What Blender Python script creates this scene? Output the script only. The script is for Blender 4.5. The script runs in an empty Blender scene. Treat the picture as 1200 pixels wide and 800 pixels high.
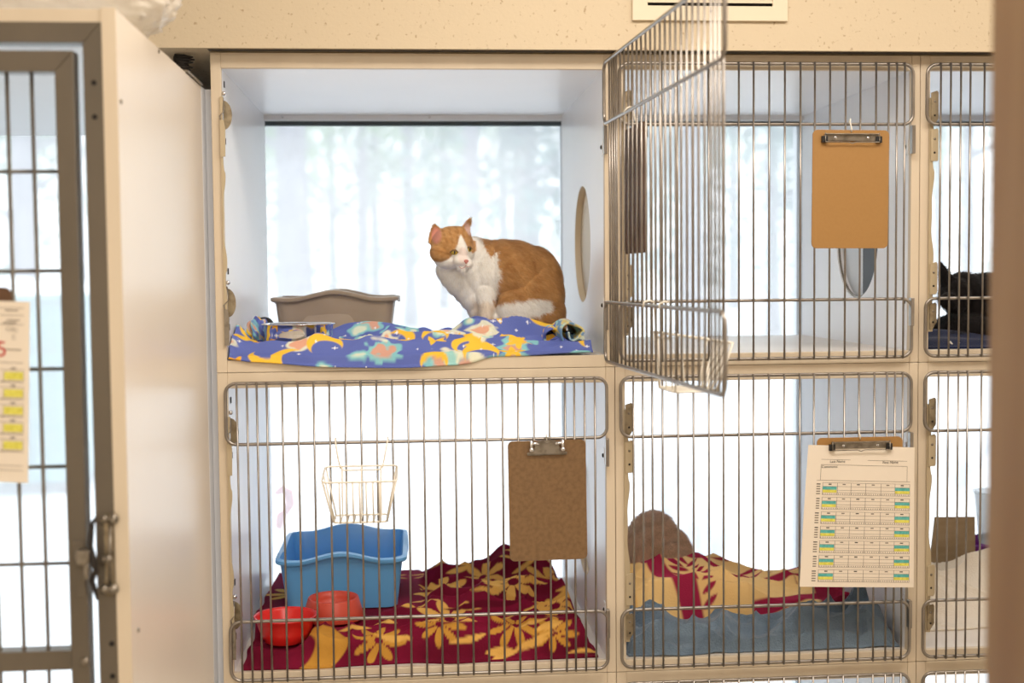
import bpy, bmesh, math, random
import numpy as np
from mathutils import Vector, Matrix, noise
from mathutils.geometry import tessellate_polygon

random.seed(7); rng = np.random.default_rng(7)
sc = bpy.context.scene
# ------------------------------------------------------------------ camera
FPX = 1448.3
CAM = np.array([0.385, -2.4356, -0.4174]); YAW, PIT, ROL = 0.0786, -0.0518, -0.0096
_f = np.array([math.sin(YAW)*math.cos(PIT), math.cos(YAW)*math.cos(PIT), math.sin(PIT)])
_r = np.array([math.cos(YAW), -math.sin(YAW), 0.0]); _u = np.cross(_r, _f)
_c, _s = math.cos(ROL), math.sin(ROL)
RT, UP = _c*_r + _s*_u, -_s*_r + _c*_u
cam_data = bpy.data.cameras.new('camera'); cam = bpy.data.objects.new('camera', cam_data)
sc.collection.objects.link(cam); sc.camera = cam
cam.matrix_world = Matrix(((RT[0], UP[0], -_f[0], CAM[0]), (RT[1], UP[1], -_f[1], CAM[1]), (RT[2], UP[2], -_f[2], CAM[2]), (0, 0, 0, 1)))
cam_data.sensor_width = 36; cam_data.lens = FPX/1200*36; cam_data.clip_end = 400; cam_data.clip_start = 0.05
cam_data.dof.use_dof = True; cam_data.dof.focus_distance = 2.52; cam_data.dof.aperture_fstop = 2.5
# ------------------------------------------------------------------ light, view
sc.view_settings.view_transform = 'Standard'; sc.view_settings.look = 'None'
sc.view_settings.exposure = 0.0; sc.view_settings.gamma = 1.0; sc.view_settings.use_curve_mapping = False
try:
    sc.cycles.use_denoising = True
    sc.cycles.max_bounces = 10; sc.cycles.diffuse_bounces = 5; sc.cycles.transparent_max_bounces = 24
    sc.cycles.sample_clamp_indirect = 6
except Exception: pass
w = bpy.data.worlds.new('overcast_sky'); sc.world = w; w.use_nodes = True
bg = w.node_tree.nodes['Background']; bg.inputs[0].default_value = (0.93, 0.962, 1.0, 1); bg.inputs[1].default_value = 2.6
sun_d = bpy.data.lights.new('sun', 'SUN'); sun_d.energy = 1.0; sun_d.angle = math.radians(12); sun_d.color = (1, .98, .95)
sun = bpy.data.objects.new('sun', sun_d); sc.collection.objects.link(sun)
sun.rotation_euler = (math.radians(38), 0, math.radians(-20))     # travels away from the building front, over its roof
ROOM_LIGHT = 53.0     # each ceiling troffer
FLOOR_Z = -2.0; CEIL_Z = 0.72

# ------------------------------------------------------------------ helpers
def ray(px, py):
    return _f + RT*((px-600)/FPX) + UP*((400-py)/FPX)
def at(px, py, Y):
    d = ray(px, py); return CAM + d*((Y-CAM[1])/d[1])
def atx(px, py, X):
    d = ray(px, py); return CAM + d*((X-CAM[0])/d[0])
def atz(px, py, Z):
    d = ray(px, py); return CAM + d*((Z-CAM[2])/d[2])
def ppm(Y): return FPX/(Y-CAM[1])
def s2l(c): return tuple(((v/255)/12.92 if v/255 <= .04045 else ((v/255+.055)/1.055)**2.4) for v in c)

def link(o, parent=None):
    sc.collection.objects.link(o)
    if parent is not None:
        o.parent = parent
        if parent.type == 'EMPTY': o.matrix_parent_inverse = Matrix.Translation(-Vector(parent.location))
    return o
def tag(o, label=None, cat=None, group=None, kind=None):
    if label: o['label'] = label
    if cat: o['category'] = cat
    if group: o['group'] = group
    if kind: o['kind'] = kind
    return o
def thing(name, loc, label, cat, group=None):
    o = bpy.data.objects.new(name, None); o.empty_display_size = .02; o.location = Vector([float(v) for v in loc])
    sc.collection.objects.link(o); return tag(o, label, cat, group)

class MB:
    def __init__(s): s.v = []; s.f = []; s.c = None
    def add(s, vs, fs):
        n = len(s.v); s.v += [tuple(float(a) for a in v) for v in vs]; s.f += [tuple(i+n for i in f) for f in fs]; return s
    def box(s, x0, x1, y0, y1, z0, z1):
        return s.add([(x0,y0,z0),(x1,y0,z0),(x1,y1,z0),(x0,y1,z0),(x0,y0,z1),(x1,y0,z1),(x1,y1,z1),(x0,y1,z1)],
              [(3,2,1,0),(4,5,6,7),(0,1,5,4),(1,2,6,5),(2,3,7,6),(3,0,4,7)])
    def tube(s, pts, r, seg=8, closed=False, caps=True):
        P = [Vector([float(a) for a in p]) for p in pts]; n = len(P)
        rs = r if isinstance(r, (list, tuple)) else [r]*n
        vs = []; prev = None
        for i in range(n):
            if closed: t = (P[(i+1) % n]-P[i-1])
            else: t = P[min(i+1, n-1)]-P[max(i-1, 0)]
            t.normalize()
            if prev is None:
                a = t.orthogonal().normalized()
            else:
                a = prev - t*prev.dot(t)
                a = a.normalized() if a.length > 1e-6 else t.orthogonal().normalized()
            prev = a; b = t.cross(a)
            for k in range(seg):
                th = 2*math.pi*k/seg; vs.append(P[i] + (a*math.cos(th)+b*math.sin(th))*rs[i])
        fs = []
        m = n if closed else n-1
        for i in range(m):
            for k in range(seg):
                k2 = (k+1) % seg; j = (i+1) % n
                fs.append((i*seg+k, i*seg+k2, j*seg+k2, j*seg+k))
        if not closed and caps:
            fs.append(tuple(range(seg-1, -1, -1))); fs.append(tuple((n-1)*seg+k for k in range(seg)))
        return s.add(vs, fs)
    def ell(s, c, r, seg=20, rings=12, M=None):
        vs = []; fs = []
        c = Vector([float(a) for a in c])
        for i in range(rings+1):
            ph = math.pi*i/rings
            for k in range(seg):
                th = 2*math.pi*k/seg
                p = Vector((r[0]*math.sin(ph)*math.cos(th), r[1]*math.sin(ph)*math.sin(th), r[2]*math.cos(ph)))
                if M is not None: p = M @ p
                vs.append(c+p)
        for i in range(rings):
            for k in range(seg):
                k2 = (k+1) % seg
                fs.append((i*seg+k, (i+1)*seg+k, (i+1)*seg+k2, i*seg+k2))
        return s.add(vs, fs)
    def lathe(s, prof, c, seg=40):
        vs = []; fs = []
        for r, z in prof:
            for k in range(seg):
                th = 2*math.pi*k/seg; vs.append((c[0]+r*math.cos(th), c[1]+r*math.sin(th), c[2]+z))
        for i in range(len(prof)-1):
            for k in range(seg):
                k2 = (k+1) % seg; fs.append((i*seg+k, i*seg+k2, (i+1)*seg+k2, (i+1)*seg+k))
        return s.add(vs, fs)
    def prism(s, outer, holes, fmap):
        """outer/holes lists of 2D points; fmap(u, v, k) -> 3D with k in (0, 1)"""
        loops = [outer]+list(holes); flat = [p for l in loops for p in l]; n = len(flat)
        tris = tessellate_polygon([[Vector((p[0], p[1], 0)) for p in l] for l in loops])
        vs = [fmap(p[0], p[1], 0) for p in flat]+[fmap(p[0], p[1], 1) for p in flat]
        fs = [tuple(t) for t in tris]+[tuple(i+n for i in reversed(t)) for t in tris]
        o = 0
        for l in loops:
            m = len(l)
            for i in range(m): fs.append((o+i, o+(i+1) % m, n+o+(i+1) % m, n+o+i))
            o += m
        return s.add(vs, fs)
    def xform(s, fn): s.v = [tuple(float(a) for a in fn(v)) for v in s.v]; return s
    def build(s, name, mat, parent=None, smooth=False, bevel=0, recalc=True):
        me = bpy.data.meshes.new(name); me.from_pydata(s.v, [], s.f); me.validate()
        if recalc:
            b = bmesh.new(); b.from_mesh(me); bmesh.ops.remove_doubles(b, verts=b.verts, dist=1e-6)
            bmesh.ops.recalc_face_normals(b, faces=b.faces); b.to_mesh(me); b.free()
        if smooth:
            for p in me.polygons: p.use_smooth = True
            if smooth == 'auto':
                try: me.set_sharp_from_angle(angle=math.radians(40))
                except Exception: pass
        if mat: me.materials.append(mat)
        o = bpy.data.objects.new(name, me); link(o, parent)
        if bevel:
            m = o.modifiers.new('bevel', 'BEVEL'); m.width = bevel; m.segments = 2; m.limit_method = 'ANGLE'; m.angle_limit = math.radians(50)
        return o

def setin(n, k, v):
    if k in n.inputs: n.inputs[k].default_value = v
def mat(name, col, rough=.5, metal=0, spec=.5, bump=None, vary=None, sheen=0, attr=None, trans=0, coat=0):
    m = bpy.data.materials.new(name); m.use_nodes = True; nt = m.node_tree; b = nt.nodes['Principled BSDF']
    c = s2l(col); setin(b, 'Base Color', (*c, 1)); setin(b, 'Roughness', rough); setin(b, 'Metallic', metal)
    setin(b, 'Specular IOR Level', spec); setin(b, 'Sheen Weight', sheen); setin(b, 'Coat Weight', coat); setin(b, 'Transmission Weight', trans)
    tc = nt.nodes.new('ShaderNodeTexCoord')
    if attr:
        a = nt.nodes.new('ShaderNodeAttribute'); a.attribute_name = attr
        src = a.outputs['Color']
        nt.links.new(src, b.inputs['Base Color'])
        if sheen > .5: nt.links.new(src, b.inputs['Sheen Tint'])
    elif vary:
        sc_, c2, lo, hi = vary[:4]; st = vary[4] if len(vary) > 4 else (1, 1, 1)
        mp = nt.nodes.new('ShaderNodeMapping'); mp.inputs['Scale'].default_value = st
        nt.links.new(tc.outputs['Object'], mp.inputs[0])
        n = nt.nodes.new('ShaderNodeTexNoise'); n.inputs['Scale'].default_value = sc_; n.inputs['Detail'].default_value = 6
        nt.links.new(mp.outputs[0], n.inputs['Vector'])
        r = nt.nodes.new('ShaderNodeValToRGB'); r.color_ramp.elements[0].position = lo; r.color_ramp.elements[1].position = hi
        r.color_ramp.elements[0].color = (*c, 1); r.color_ramp.elements[1].color = (*s2l(c2), 1)
        nt.links.new(n.outputs['Fac'], r.inputs[0]); nt.links.new(r.outputs[0], b.inputs['Base Color'])
    if bump:
        bs, bd = bump[:2]
        n = nt.nodes.new('ShaderNodeTexNoise'); n.inputs['Scale'].default_value = bs; n.inputs['Detail'].default_value = 4
        nt.links.new(tc.outputs['Object'], n.inputs['Vector'])
        bp = nt.nodes.new('ShaderNodeBump'); bp.inputs['Strength'].default_value = bump[2] if len(bump) > 2 else .5; bp.inputs['Distance'].default_value = bd
        nt.links.new(n.outputs['Fac'], bp.inputs['Height']); nt.links.new(bp.outputs[0], b.inputs['Normal'])
    return m

M = {}
M['white'] = mat('white_laminate', (241, 242, 245), .32, spec=.4, vary=(3, (236, 238, 242), .35, .7))
M['floor_white'] = mat('cream_laminate', (226, 218, 208), .35, spec=.4, vary=(5, (218, 208, 196), .35, .7))
M['beige'] = mat('beige_edge_band', (218, 203, 179), .45, vary=(14, (210, 194, 170), .35, .7, (1, 1, .12)))
M['panel'] = mat('beige_side_panel', (232, 222, 208), .30, spec=.45, vary=(2, (227, 216, 201), .35, .7))
M['rod'] = mat('steel_rod', (158, 151, 143), .30, metal=.85, vary=(30, (136, 129, 121), .4, .75))
M['steel'] = mat('dull_steel', (150, 142, 130), .33, metal=.85, vary=(60, (105, 96, 84), .45, .75))
M['latchm'] = mat('zinc_latch', (165, 152, 128), .38, metal=.8, vary=(60, (120, 108, 88), .45, .7))
M['tanmetal'] = mat('tan_painted_metal', (190, 174, 144), .4, metal=.2)
M['chrome'] = mat('chrome', (225, 225, 228), .09, metal=1)
M['runmetal'] = mat('grey_run_frame', (116, 107, 94), .40, metal=.45, vary=(9, (104, 96, 84), .35, .7, (1, 1, .3)), bump=(60, .0006, .3))
M['dark'] = mat('dark_metal', (48, 44, 42), .4, metal=.5)
M['black'] = mat('black_rubber', (25, 24, 24), .5)
M['hole'] = mat('screw_hole', (20, 17, 14), .8)
M['soffit'] = mat('flecked_wallcovering', (206, 190, 162), .75, vary=(110, (170, 148, 118), .62, .72), bump=(160, .001, .4))
M['vent'] = mat('cream_vent', (222, 208, 182), .5)
M['paint'] = mat('room_paint', (226, 219, 208), .8)
M['roomfloor'] = mat('vinyl_floor', (196, 186, 170), .5, vary=(6, (178, 168, 150), .3, .7))
M['jamb'] = mat('tan_door_jamb', (152, 124, 92), .5, vary=(5, (130, 99, 70), .3, .7, (3, 3, .3)))
M['gasket'] = mat('window_gasket', (72, 84, 90), .6)
M['wframe'] = mat('window_frame', (205, 210, 214), .5)
M['snow'] = mat('snow', (244, 247, 252), .8, vary=(1.2, (222, 230, 242), .5, .8), bump=(2, .06, .6))
M['bark'] = mat('grey_bark', (84, 80, 86), .9, vary=(6, (120, 118, 124), .35, .65, (1, 1, .2)), bump=(20, .02, .6))
M['needle'] = mat('snowy_needles', (78, 118, 72), .9)
M['needle2'] = mat('teal_needles', (74, 116, 104), .9)
M['leaf'] = mat('pale_leaves', (120, 158, 84), .9)
M['teal'] = mat('teal_dumpster', (58, 118, 122), .5, vary=(3, (76, 134, 138), .4, .7))
M['shrub'] = mat('frosted_twigs', (182, 196, 212), .9)
M['hardboard'] = mat('brown_hardboard', (126, 96, 62), .55, vary=(120, (112, 84, 53), .4, .66), bump=(200, .0004, .3))
M['hardboard2'] = mat('tan_hardboard', (164, 122, 66), .55, vary=(150, (162, 120, 64), .4, .66), bump=(200, .0004, .3))
M['hardboard3'] = mat('dark_hardboard', (96, 66, 42), .6, vary=(40, (80, 54, 34), .4, .66))
M['paper'] = mat('paper', (238, 226, 208), .75)
M['ink'] = mat('grey_print', (128, 116, 104), .8)
M['ink2'] = mat('dark_print', (64, 56, 50), .8)
M['redink'] = mat('red_ink', (196, 48, 50), .8)
M['hteal'] = mat('teal_highlighter', (104, 190, 182), .8, vary=(200, (84, 168, 164), .4, .6))
M['hyel'] = mat('yellow_highlighter', (232, 226, 104), .8, vary=(200, (214, 206, 84), .4, .6))
M['wirewhite'] = mat('white_coated_wire', (240, 234, 220), .4)
M['taupe'] = mat('taupe_plastic', (166, 149, 130), .42, vary=(10, (158, 141, 122), .4, .7))
M['bluepl'] = mat('blue_plastic', (104, 176, 236), .32, spec=.5)
M['redpl'] = mat('bright_red_plastic', (222, 40, 34), .28)
M['redpl2'] = mat('brick_red_plastic', (206, 78, 58), .4)
M['fabric'] = mat('printed_fleece', (90, 100, 180), .95, spec=.15, sheen=.7, attr='col', bump=(350, .0015, .5))
M['terry'] = mat('blue_grey_terry', (112, 130, 146), .98, spec=.1, sheen=.3, vary=(25, (96, 113, 130), .35, .7), bump=(300, .003, .8))
M['whitetowel'] = mat('off_white_towel', (226, 216, 200), .98, spec=.1, sheen=.2, bump=(300, .003, .6))
M['navy'] = mat('navy_fleece', (24, 34, 66), .95, spec=.1, sheen=.2, bump=(250, .002, .5))
M['cardboard'] = mat('cardboard', (176, 150, 116), .8, vary=(12, (160, 134, 100), .35, .7, (1, 1, 4)))
M['purple'] = mat('purple_plastic', (120, 30, 130), .4)
M['fur'] = mat('cat_fur', (200, 140, 80), .9, spec=.15, sheen=.15, attr='col')
M['amber'] = mat('amber_iris', (176, 150, 60), .15)
M['nose'] = mat('pink_nose', (205, 130, 118), .5)
M['pink'] = mat('pink_ribbon', (226, 60, 76), .7)
M['bluest'] = mat('blue_webbing', (50, 120, 200), .6)

def alpha_mat(name, col, alpha, rough, transl=0.0, bump=None):
    m = bpy.data.materials.new(name); m.use_nodes = True; nt = m.node_tree
    for n in list(nt.nodes): nt.nodes.remove(n)
    out = nt.nodes.new('ShaderNodeOutputMaterial'); mix = nt.nodes.new('ShaderNodeMixShader')
    t = nt.nodes.new('ShaderNodeBsdfTransparent'); g = nt.nodes.new('ShaderNodeBsdfPrincipled')
    g.inputs['Base Color'].default_value = (*s2l(col), 1); g.inputs['Roughness'].default_value = rough
    mix.inputs[0].default_value = alpha
    nt.links.new(t.outputs[0], mix.inputs[1]); nt.links.new(g.outputs[0], mix.inputs[2]); nt.links.new(mix.outputs[0], out.inputs[0])
    if bump:
        tc = nt.nodes.new('ShaderNodeTexCoord'); n = nt.nodes.new('ShaderNodeTexNoise'); n.inputs['Scale'].default_value = bump[0]
        bp = nt.nodes.new('ShaderNodeBump'); bp.inputs['Distance'].default_value = bump[1]
        nt.links.new(tc.outputs['Object'], n.inputs['Vector']); nt.links.new(n.outputs[0], bp.inputs['Height']); nt.links.new(bp.outputs[0], g.inputs['Normal'])
    return m
M['bag'] = alpha_mat('clear_plastic_film', (245, 238, 226), .45, .2, bump=(25, .01))
M['cup'] = alpha_mat('clear_plastic_cup', (225, 235, 240), .4, .15)
def glass_mat():
    m = bpy.data.materials.new('window_glass'); m.use_nodes = True; nt = m.node_tree
    for n in list(nt.nodes): nt.nodes.remove(n)
    out = nt.nodes.new('ShaderNodeOutputMaterial'); mix = nt.nodes.new('ShaderNodeMixShader'); fr = nt.nodes.new('ShaderNodeFresnel'); fr.inputs[0].default_value = 1.45
    t = nt.nodes.new('ShaderNodeBsdfTransparent'); t.inputs[0].default_value = (.97, .985, .98, 1)
    g = nt.nodes.new('ShaderNodeBsdfGlossy'); g.inputs['Roughness'].default_value = .02
    d = nt.nodes.new('ShaderNodeBsdfTranslucent'); d.inputs[0].default_value = (.95, .97, 1, 1)     # translucent share that washes the view out with pale haze
    mx = nt.nodes.new('ShaderNodeMixShader'); mx.inputs[0].default_value = GLASS_HAZE
    nt.links.new(t.outputs[0], mx.inputs[1]); nt.links.new(d.outputs[0], mx.inputs[2])
    nt.links.new(fr.outputs[0], mix.inputs[0]); nt.links.new(mx.outputs[0], mix.inputs[1]); nt.links.new(g.outputs[0], mix.inputs[2]); nt.links.new(mix.outputs[0], out.inputs[0])
    return m
GLASS_HAZE = .36
M['glass'] = glass_mat()

# ------------------------------------------------------------------ room shell and structure
def struct(name, mb, m, parent=None, **k):
    o = mb.build(name, m, parent, **k)
    if parent is None: o['kind'] = 'structure'
    return o
XL, XR, YB, YF = -1.15, 2.75, -4.2, .72
struct('floor', MB().box(XL-.1, XR+.1, YB-.1, YF+.12, FLOOR_Z-.08, FLOOR_Z), M['roomfloor'])
struct('ceiling', MB().box(XL-.1, XR+.1, YB-.1, YF+.12, CEIL_Z, CEIL_Z+.1), M['paint'])
struct('wall_left', MB().box(XL-.1, XL, YB, YF, FLOOR_Z, CEIL_Z), M['paint'])
struct('wall_right', MB().box(XR, XR+.1, YB, YF, FLOOR_Z, CEIL_Z), M['paint'])
struct('wall_rear', MB().box(XL-.1, XR+.1, YB-.1, YB, FLOOR_Z, CEIL_Z), M['paint'])
WT = float(at(480, 141.5, .75)[2])                                                    # window head
SOF_Y = -.035; SOF_Z = float(at(500, 57.3, SOF_Y)[2])
struct('wall_back', MB().box(XL, XR, YF, YF+.12, WT, CEIL_Z).box(XL, XR, YF, YF+.12, FLOOR_Z, -1.85), M['paint'])
# soffit (bulkhead) over the cages with its wallcovering front
struct('trim_1', MB().box(XL, XR, SOF_Y, YF, SOF_Z, CEIL_Z), M['soffit'])
# windows: one per bay
bays = [(XL, -.038), (-.038, .772), (.772, 1.396), (1.396, 2.02), (2.02, XR)]
for i, (a, b) in enumerate(bays):
    f = MB(); t = .006
    f.box(a, a+t, YF+.01, YF+.07, -1.85, WT).box(b-t, b, YF+.01, YF+.07, -1.85, WT).box(a+t, b-t, YF+.01, YF+.07, -1.85, -1.82).box(a+t, b-t, YF+.01, YF+.07, WT-.004, WT)
    fo = struct('window_%d' % (i+1), f, M['wframe'])
    MB().box(a+t, b-t, YF+.012, YF+.03, WT-.014, WT-.004).build('gasket', M['gasket'], fo)
    MB().box(a+t, b-t, YF+.032, YF+.036, -1.82, WT-.004).build('glass_pane', M['glass'], fo)
# near door jamb at the right edge of the view
JP = at(1157, 400, -1.30); JX = float(JP[0])
jx0 = float(at(1156, 60, -1.30)[0])
struct('trim_2', MB().box(JX, JX+.50, -1.42, -1.30, FLOOR_Z, CEIL_Z), M['jamb'], bevel=.004)
gs = MB().box(.0, 2.03, -.026, -.004, .0206, SOF_Z-.0004)  # black strip stands in for the shade in the gap
tag(gs.build('gap_strip', M['black']), 'long black strip standing in for the shadow between the cage tops and the soffit', 'strip')
# ------------------------------------------------------------------ ceiling troffers (out of view, light the room; rear one added as fill)
for k, (lx, ly) in enumerate(((.85, -1.02), (2.15, -1.02), (.75, -3.2))):
    t = thing('ceiling_light', (lx, ly, CEIL_Z), ('nearest rectangular ceiling light panel above the cage doors', 'right rectangular ceiling light panel beyond the door jamb', 'unseen ceiling panel added as fill light behind the viewer')[k], 'light')
    MB().box(lx-.62, lx+.62, ly-.32, ly+.32, CEIL_Z-.03, CEIL_Z).build('housing', M['paint'], t)
    ld = bpy.data.lights.new('troffer', 'AREA'); ld.shape = 'RECTANGLE'; ld.size = 1.2; ld.size_y = .6; ld.energy = ROOM_LIGHT*(.48, .24, 1.05)[k]; ld.color = (1, .925, .84)
    lo = bpy.data.objects.new('troffer', ld); sc.collection.objects.link(lo); lo.location = (lx, ly, CEIL_Z-.035)

# ------------------------------------------------------------------ cages
TOPZ = .02; H = .6179
COLX = [(0, .782), (.782, 1.4057), (1.4057, 2.03)]
ROWN = ['upper', 'middle', 'bottom']; COLN = ['left', 'centre', 'right']
def circle(c, r, n=64): return [(c[0]+r*math.cos(2*math.pi*k/n), c[1]+r*math.sin(2*math.pi*k/n)) for k in range(n)]
def side_panel(x0, x1, zb, zt, hole=None, name='side_panel', parent=None):
    outer = [(.012, zb), (.70, zb), (.70, zt), (.012, zt)]
    hs = [circle(hole[:2], hole[2])[::-1]] if hole else []
    mb = MB().prism(outer, hs, lambda u, v, k: (x0 if k == 0 else x1, u, v))
    return mb.build(name, M['white'], parent)
# portholes in the dividers
hc = atx(682, 286, .763); h_top = atx(682, 217.5, .763)
P1 = (float(hc[1]), float(hc[2]), float(h_top[2]-hc[2]))
hb = atx(1005, 349, 1.3907)
P2 = (float(hb[1]), float(hb[2])+P1[2], P1[2])
h3 = atx(697, 608, .763)
P3 = (P1[0], P1[1]-H, P1[2])
doorL = [float(at(264.5, 485, -.012)[0]), float(at(727.5, 485, -.012)[0]), float(at(1083.5, 485, -.012)[0])]
doorR = [float(at(711, 485, -.012)[0]), float(at(1067.5, 485, -.012)[0]), 2.018]
rodpx = [[280.5,292.5,304,315.6]+[333.6+18.32*k for k in range(19)]+[674,686,698],
         [743,754,765,777,795,813,831,848,866,883,901,919,937,953.5,971,989,1006,1024,1038.5,1048,1057],
         [1098.5,1110,1121.6,1132.5,1148.7]]
RODX = [[float(at(p, 620, -.018)[0]) for p in r] for r in rodpx]
while RODX[2][-1] < 1.96: RODX[2].append(RODX[2][-1]+.0303)
RODX[2] = [x for x in RODX[2] if x < 1.965]+[1.975, 1.99, 2.004]
Z2, Z3, ZB = -.119, -.585+.117, -.585
def loop_pts(xa, xb, za, zb, y, r=.02, n=6):
    out = []
    for cx, cz, a0 in ((xa+r, zb+r, 180), (xb-r, zb+r, 270), (xb-r, za-r, 0), (xa+r, za-r, 90)):
        for k in range(n+1):
            a = math.radians(a0+90*k/n); out.append((cx+r*math.cos(a), y, cz+r*math.sin(a)))
    return out
def door(c, row, parent, open_deg=0):
    dz = -H*row; xa, xb = doorL[c], doorR[c]; y = -.012
    fr = [MB().tube(loop_pts(xa, xb, dz, dz+Z2, y), .0033, 10, closed=True), MB().tube(loop_pts(xa, xb, dz+Z3, dz+ZB, y), .0033, 10, closed=True)]
    rd = MB()
    for x in RODX[c]: rd.tube([(x, y-.0052, dz+.003), (x, y-.0052, dz+ZB-.003)], .0021, 8)
    if open_deg:
        px, py = xb-.001, -.013; a = math.radians(open_deg); ca, sa = math.cos(a), math.sin(a)
        fn = lambda v: (px+(v[0]-px)*ca-(v[1]-py)*sa, py+(v[0]-px)*sa+(v[1]-py)*ca, v[2])
        for m_ in fr+[rd]: m_.xform(fn)
    else: fn = None
    d = rd.build('wire_door', M['rod'], parent, smooth=True)
    for m_ in fr: m_.build('wire_loop', M['rod'], d, smooth=True)
    for za, zb in ((Z2-.002, Z2-.058), (Z3+.002, Z3-.055)):
        MB().box(xb-.003, xb+.004, y-.005, y+.009, dz+zb, dz+za).build('hinge', M['rod'], d, bevel=.001)
    return fn
def screw(mb, p, r, axis):   # small domed head
    n = Vector(axis); q = n.to_track_quat('Z', 'Y').to_matrix()
    mb.ell(p, (r, r, r*.55), 12, 6, q)
def cage(c, row, label):
    x0, x1 = COLX[c]; zt = TOPZ-H*row-.0004; zb = TOPZ-H*row-H+.0004; xi, xr = x0+.0205, x1-.0185
    zo = zt-.0298; zf = zt-.593
    t = thing('cat_cage', ((x0+x1)/2, 0, zb), label, 'cage', 'stacked cat cages')
    MB().box(x0+.0005, xi, 0, .012, zb, zt).box(xr, x1-.0005, 0, .012, zb, zt).box(xi, xr, .0005, .012, zo, zt).box(xi, xr, .0005, .012, zb, zf).build('face_frame', M['beige'], t, bevel=.0012)
    hl = hr = None
    if (c, row) == (0, 0): hr = P1
    if (c, row) == (1, 0): hl = P1; hr = P2
    if (c, row) == (2, 0): hl = P2
    if (c, row) == (0, 1): hr = P3
    if (c, row) == (1, 1): hl = P3
    side_panel(x0+.0005, xi, zb, zt, hl, parent=t); side_panel(xr, x1-.0005, zb, zt, hr, parent=t)
    MB().box(xi, xr, .012, .70, zo, zt-.001).build('top_panel', M['white'], t)
    MB().box(xi, xr, .012, .70, zb+.001, zf).build('floor_panel', M['floor_white'], t)
    fl = MB().box(xi, xr, .690, .70, zo-.012, zo)
    fo = fl.build('back_flange', M['white'], t)
    for u in (.06, .55): sm = MB(); screw(sm, (xi+(xr-xi)*u, .6895, zo-.005), .003, (0, -1, 0)); sm.build('screw', M['chrome'], fo, smooth=True)
    if hr and row == 0 and c == 0 or (c, row) == (0, 1):
        h = hr
        mb = MB(); n = 64
        mb.prism(circle(h[:2], h[2]-.0005), [], lambda u, v, k: (x1-.004 if k == 0 else x1-.001, u, v))
        mb.build('porthole_cover', M['vent'] if row == 0 else M['white'], t)
        mb = MB().prism(circle(h[:2], h[2]-.0002), [circle(h[:2], h[2]-.0022)[::-1]], lambda u, v, k: (xr+.001 if k == 0 else x1-.0045, u, v))
        mb.build('porthole_ring', M['vent'], t)
    if (c, row) == (1, 0):
        h = P2; half = lambda sg: [(h[0]+sg*(h[2]-.001)*math.cos(a), h[1]+(h[2]-.001)*math.sin(a)) for a in [-math.pi/2+math.pi*k/40 for k in range(41)]]
        MB().prism(circle(h[:2], h[2]-.0005), [], lambda u, v, k: (x1-.004 if k == 0 else x1-.001, u, v)).build('porthole_cover', M['wframe'], t)
        MB().prism(circle(h[:2], h[2]-.0002), [circle(h[:2], h[2]-.004)[::-1]], lambda u, v, k: (xr+.003 if k == 0 else xr+.007, u, v)).build('porthole_ring', M['steel'], t)
        MB().prism([(p_[0]-.012, p_[1]) for p_ in half(-1)], [], lambda u, v, k: (x1-.0075 if k == 0 else x1-.0045, max(u, h[0]-h[2]+.001), v)).build('sliding_shutter', M['black'], t)
    # latch gear on the left stile
    zA, zB = zo-.055, zo-.525
    n = 90; L = []; R = []
    for k in range(n+1):
        u = k/n; z = zA+(zB-zA)*u
        wv = (.0035 if c == 0 else .0065)+.0012*math.cos(u*2*math.pi*6)
        if .30 < u < .72: wv += .0045*(abs(math.cos((u-.30)/.42*math.pi*1.0))**1.5)-.003
        R.append((xi-.001+wv, z)); L.append((xi-.003, z))
    MB().prism(L+R[::-1], [], lambda u, v, k: (u, -.0045 if k == 0 else -.0015, v)).build('latch_bar', M['tanmetal'], t)
    if c == 0:
        for zc in (zo-.088, zo-.452):
            ear = MB(); a = [(xi+.001+.016*math.sin(math.pi*k/14), zc+.028*math.cos(math.pi*k/14)) for k in range(15)]
            ear.prism(a, [], lambda u, v, k: (u, .016 if k == 0 else .0185, v))
            eo = ear.build('latch_ear', M['latchm'], t)
            MB().tube([(xi+.002, .004, zc+.032), (xi+.004, -.003, zc+.004), (xi-.003, -.006, zc-.004), (xi+.002, -.004, zc-.045)], .0016, 8).build('latch_spring', M['steel'], eo, smooth=True)
            MB().ell((xi+.004, .006, zc+.040), (.0045,)*3, 12, 8).build('screw', M['chrome'], eo, smooth=True)
            MB().prism([(xi-.003, zc-.082), (xi+.006, zc-.082), (xi+.007, zc-.030), (xi+.004, zc-.012), (xi-.003, zc-.012)], [], lambda u, v, k: (u, -.0075 if k == 0 else -.005, v)).build('latch_plate', M['steel'] if zc < zo-.3 else M['tanmetal'], t)
            for dz_ in (.062, -.048):
                mb = MB(); mb.box(xi+.0002, xi+.0012, .030, .040, zc+dz_-.006, zc+dz_+.006); mb.build('slot', M['hole'], t)
    else:
        for (za, zb_, w_, m_, cut) in ((zo-.045, zo-.108, .0145, 'latchm', .012), (zo-.120, zo-.182, .0150, 'tanmetal', .004), (zo-.388, zo-.450, .0150, 'tanmetal', .006), (zo-.470, zo-.520, .0140, 'latchm', .014)):
            g = MB().prism([(xi-.0008, za), (xi+w_-.003, za+.004), (xi+w_, za), (xi+w_, zb_+cut), (xi+w_-cut*.6, zb_), (xi-.0008, zb_)], [], lambda u, v, k: (u, -.0075 if k == 0 else -.005, v)).build('latch_plate', M[m_], t, bevel=.0006)
            for q in (.28, .72):
                mb = MB(); screw(mb, (xi+w_*.45, -.0078, za+(zb_-za)*q), .0026 if q < .5 else .0022, (0, -1, 0)); mb.build('screw', M['steel'] if q < .5 else M['hole'], g, smooth=True)
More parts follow.
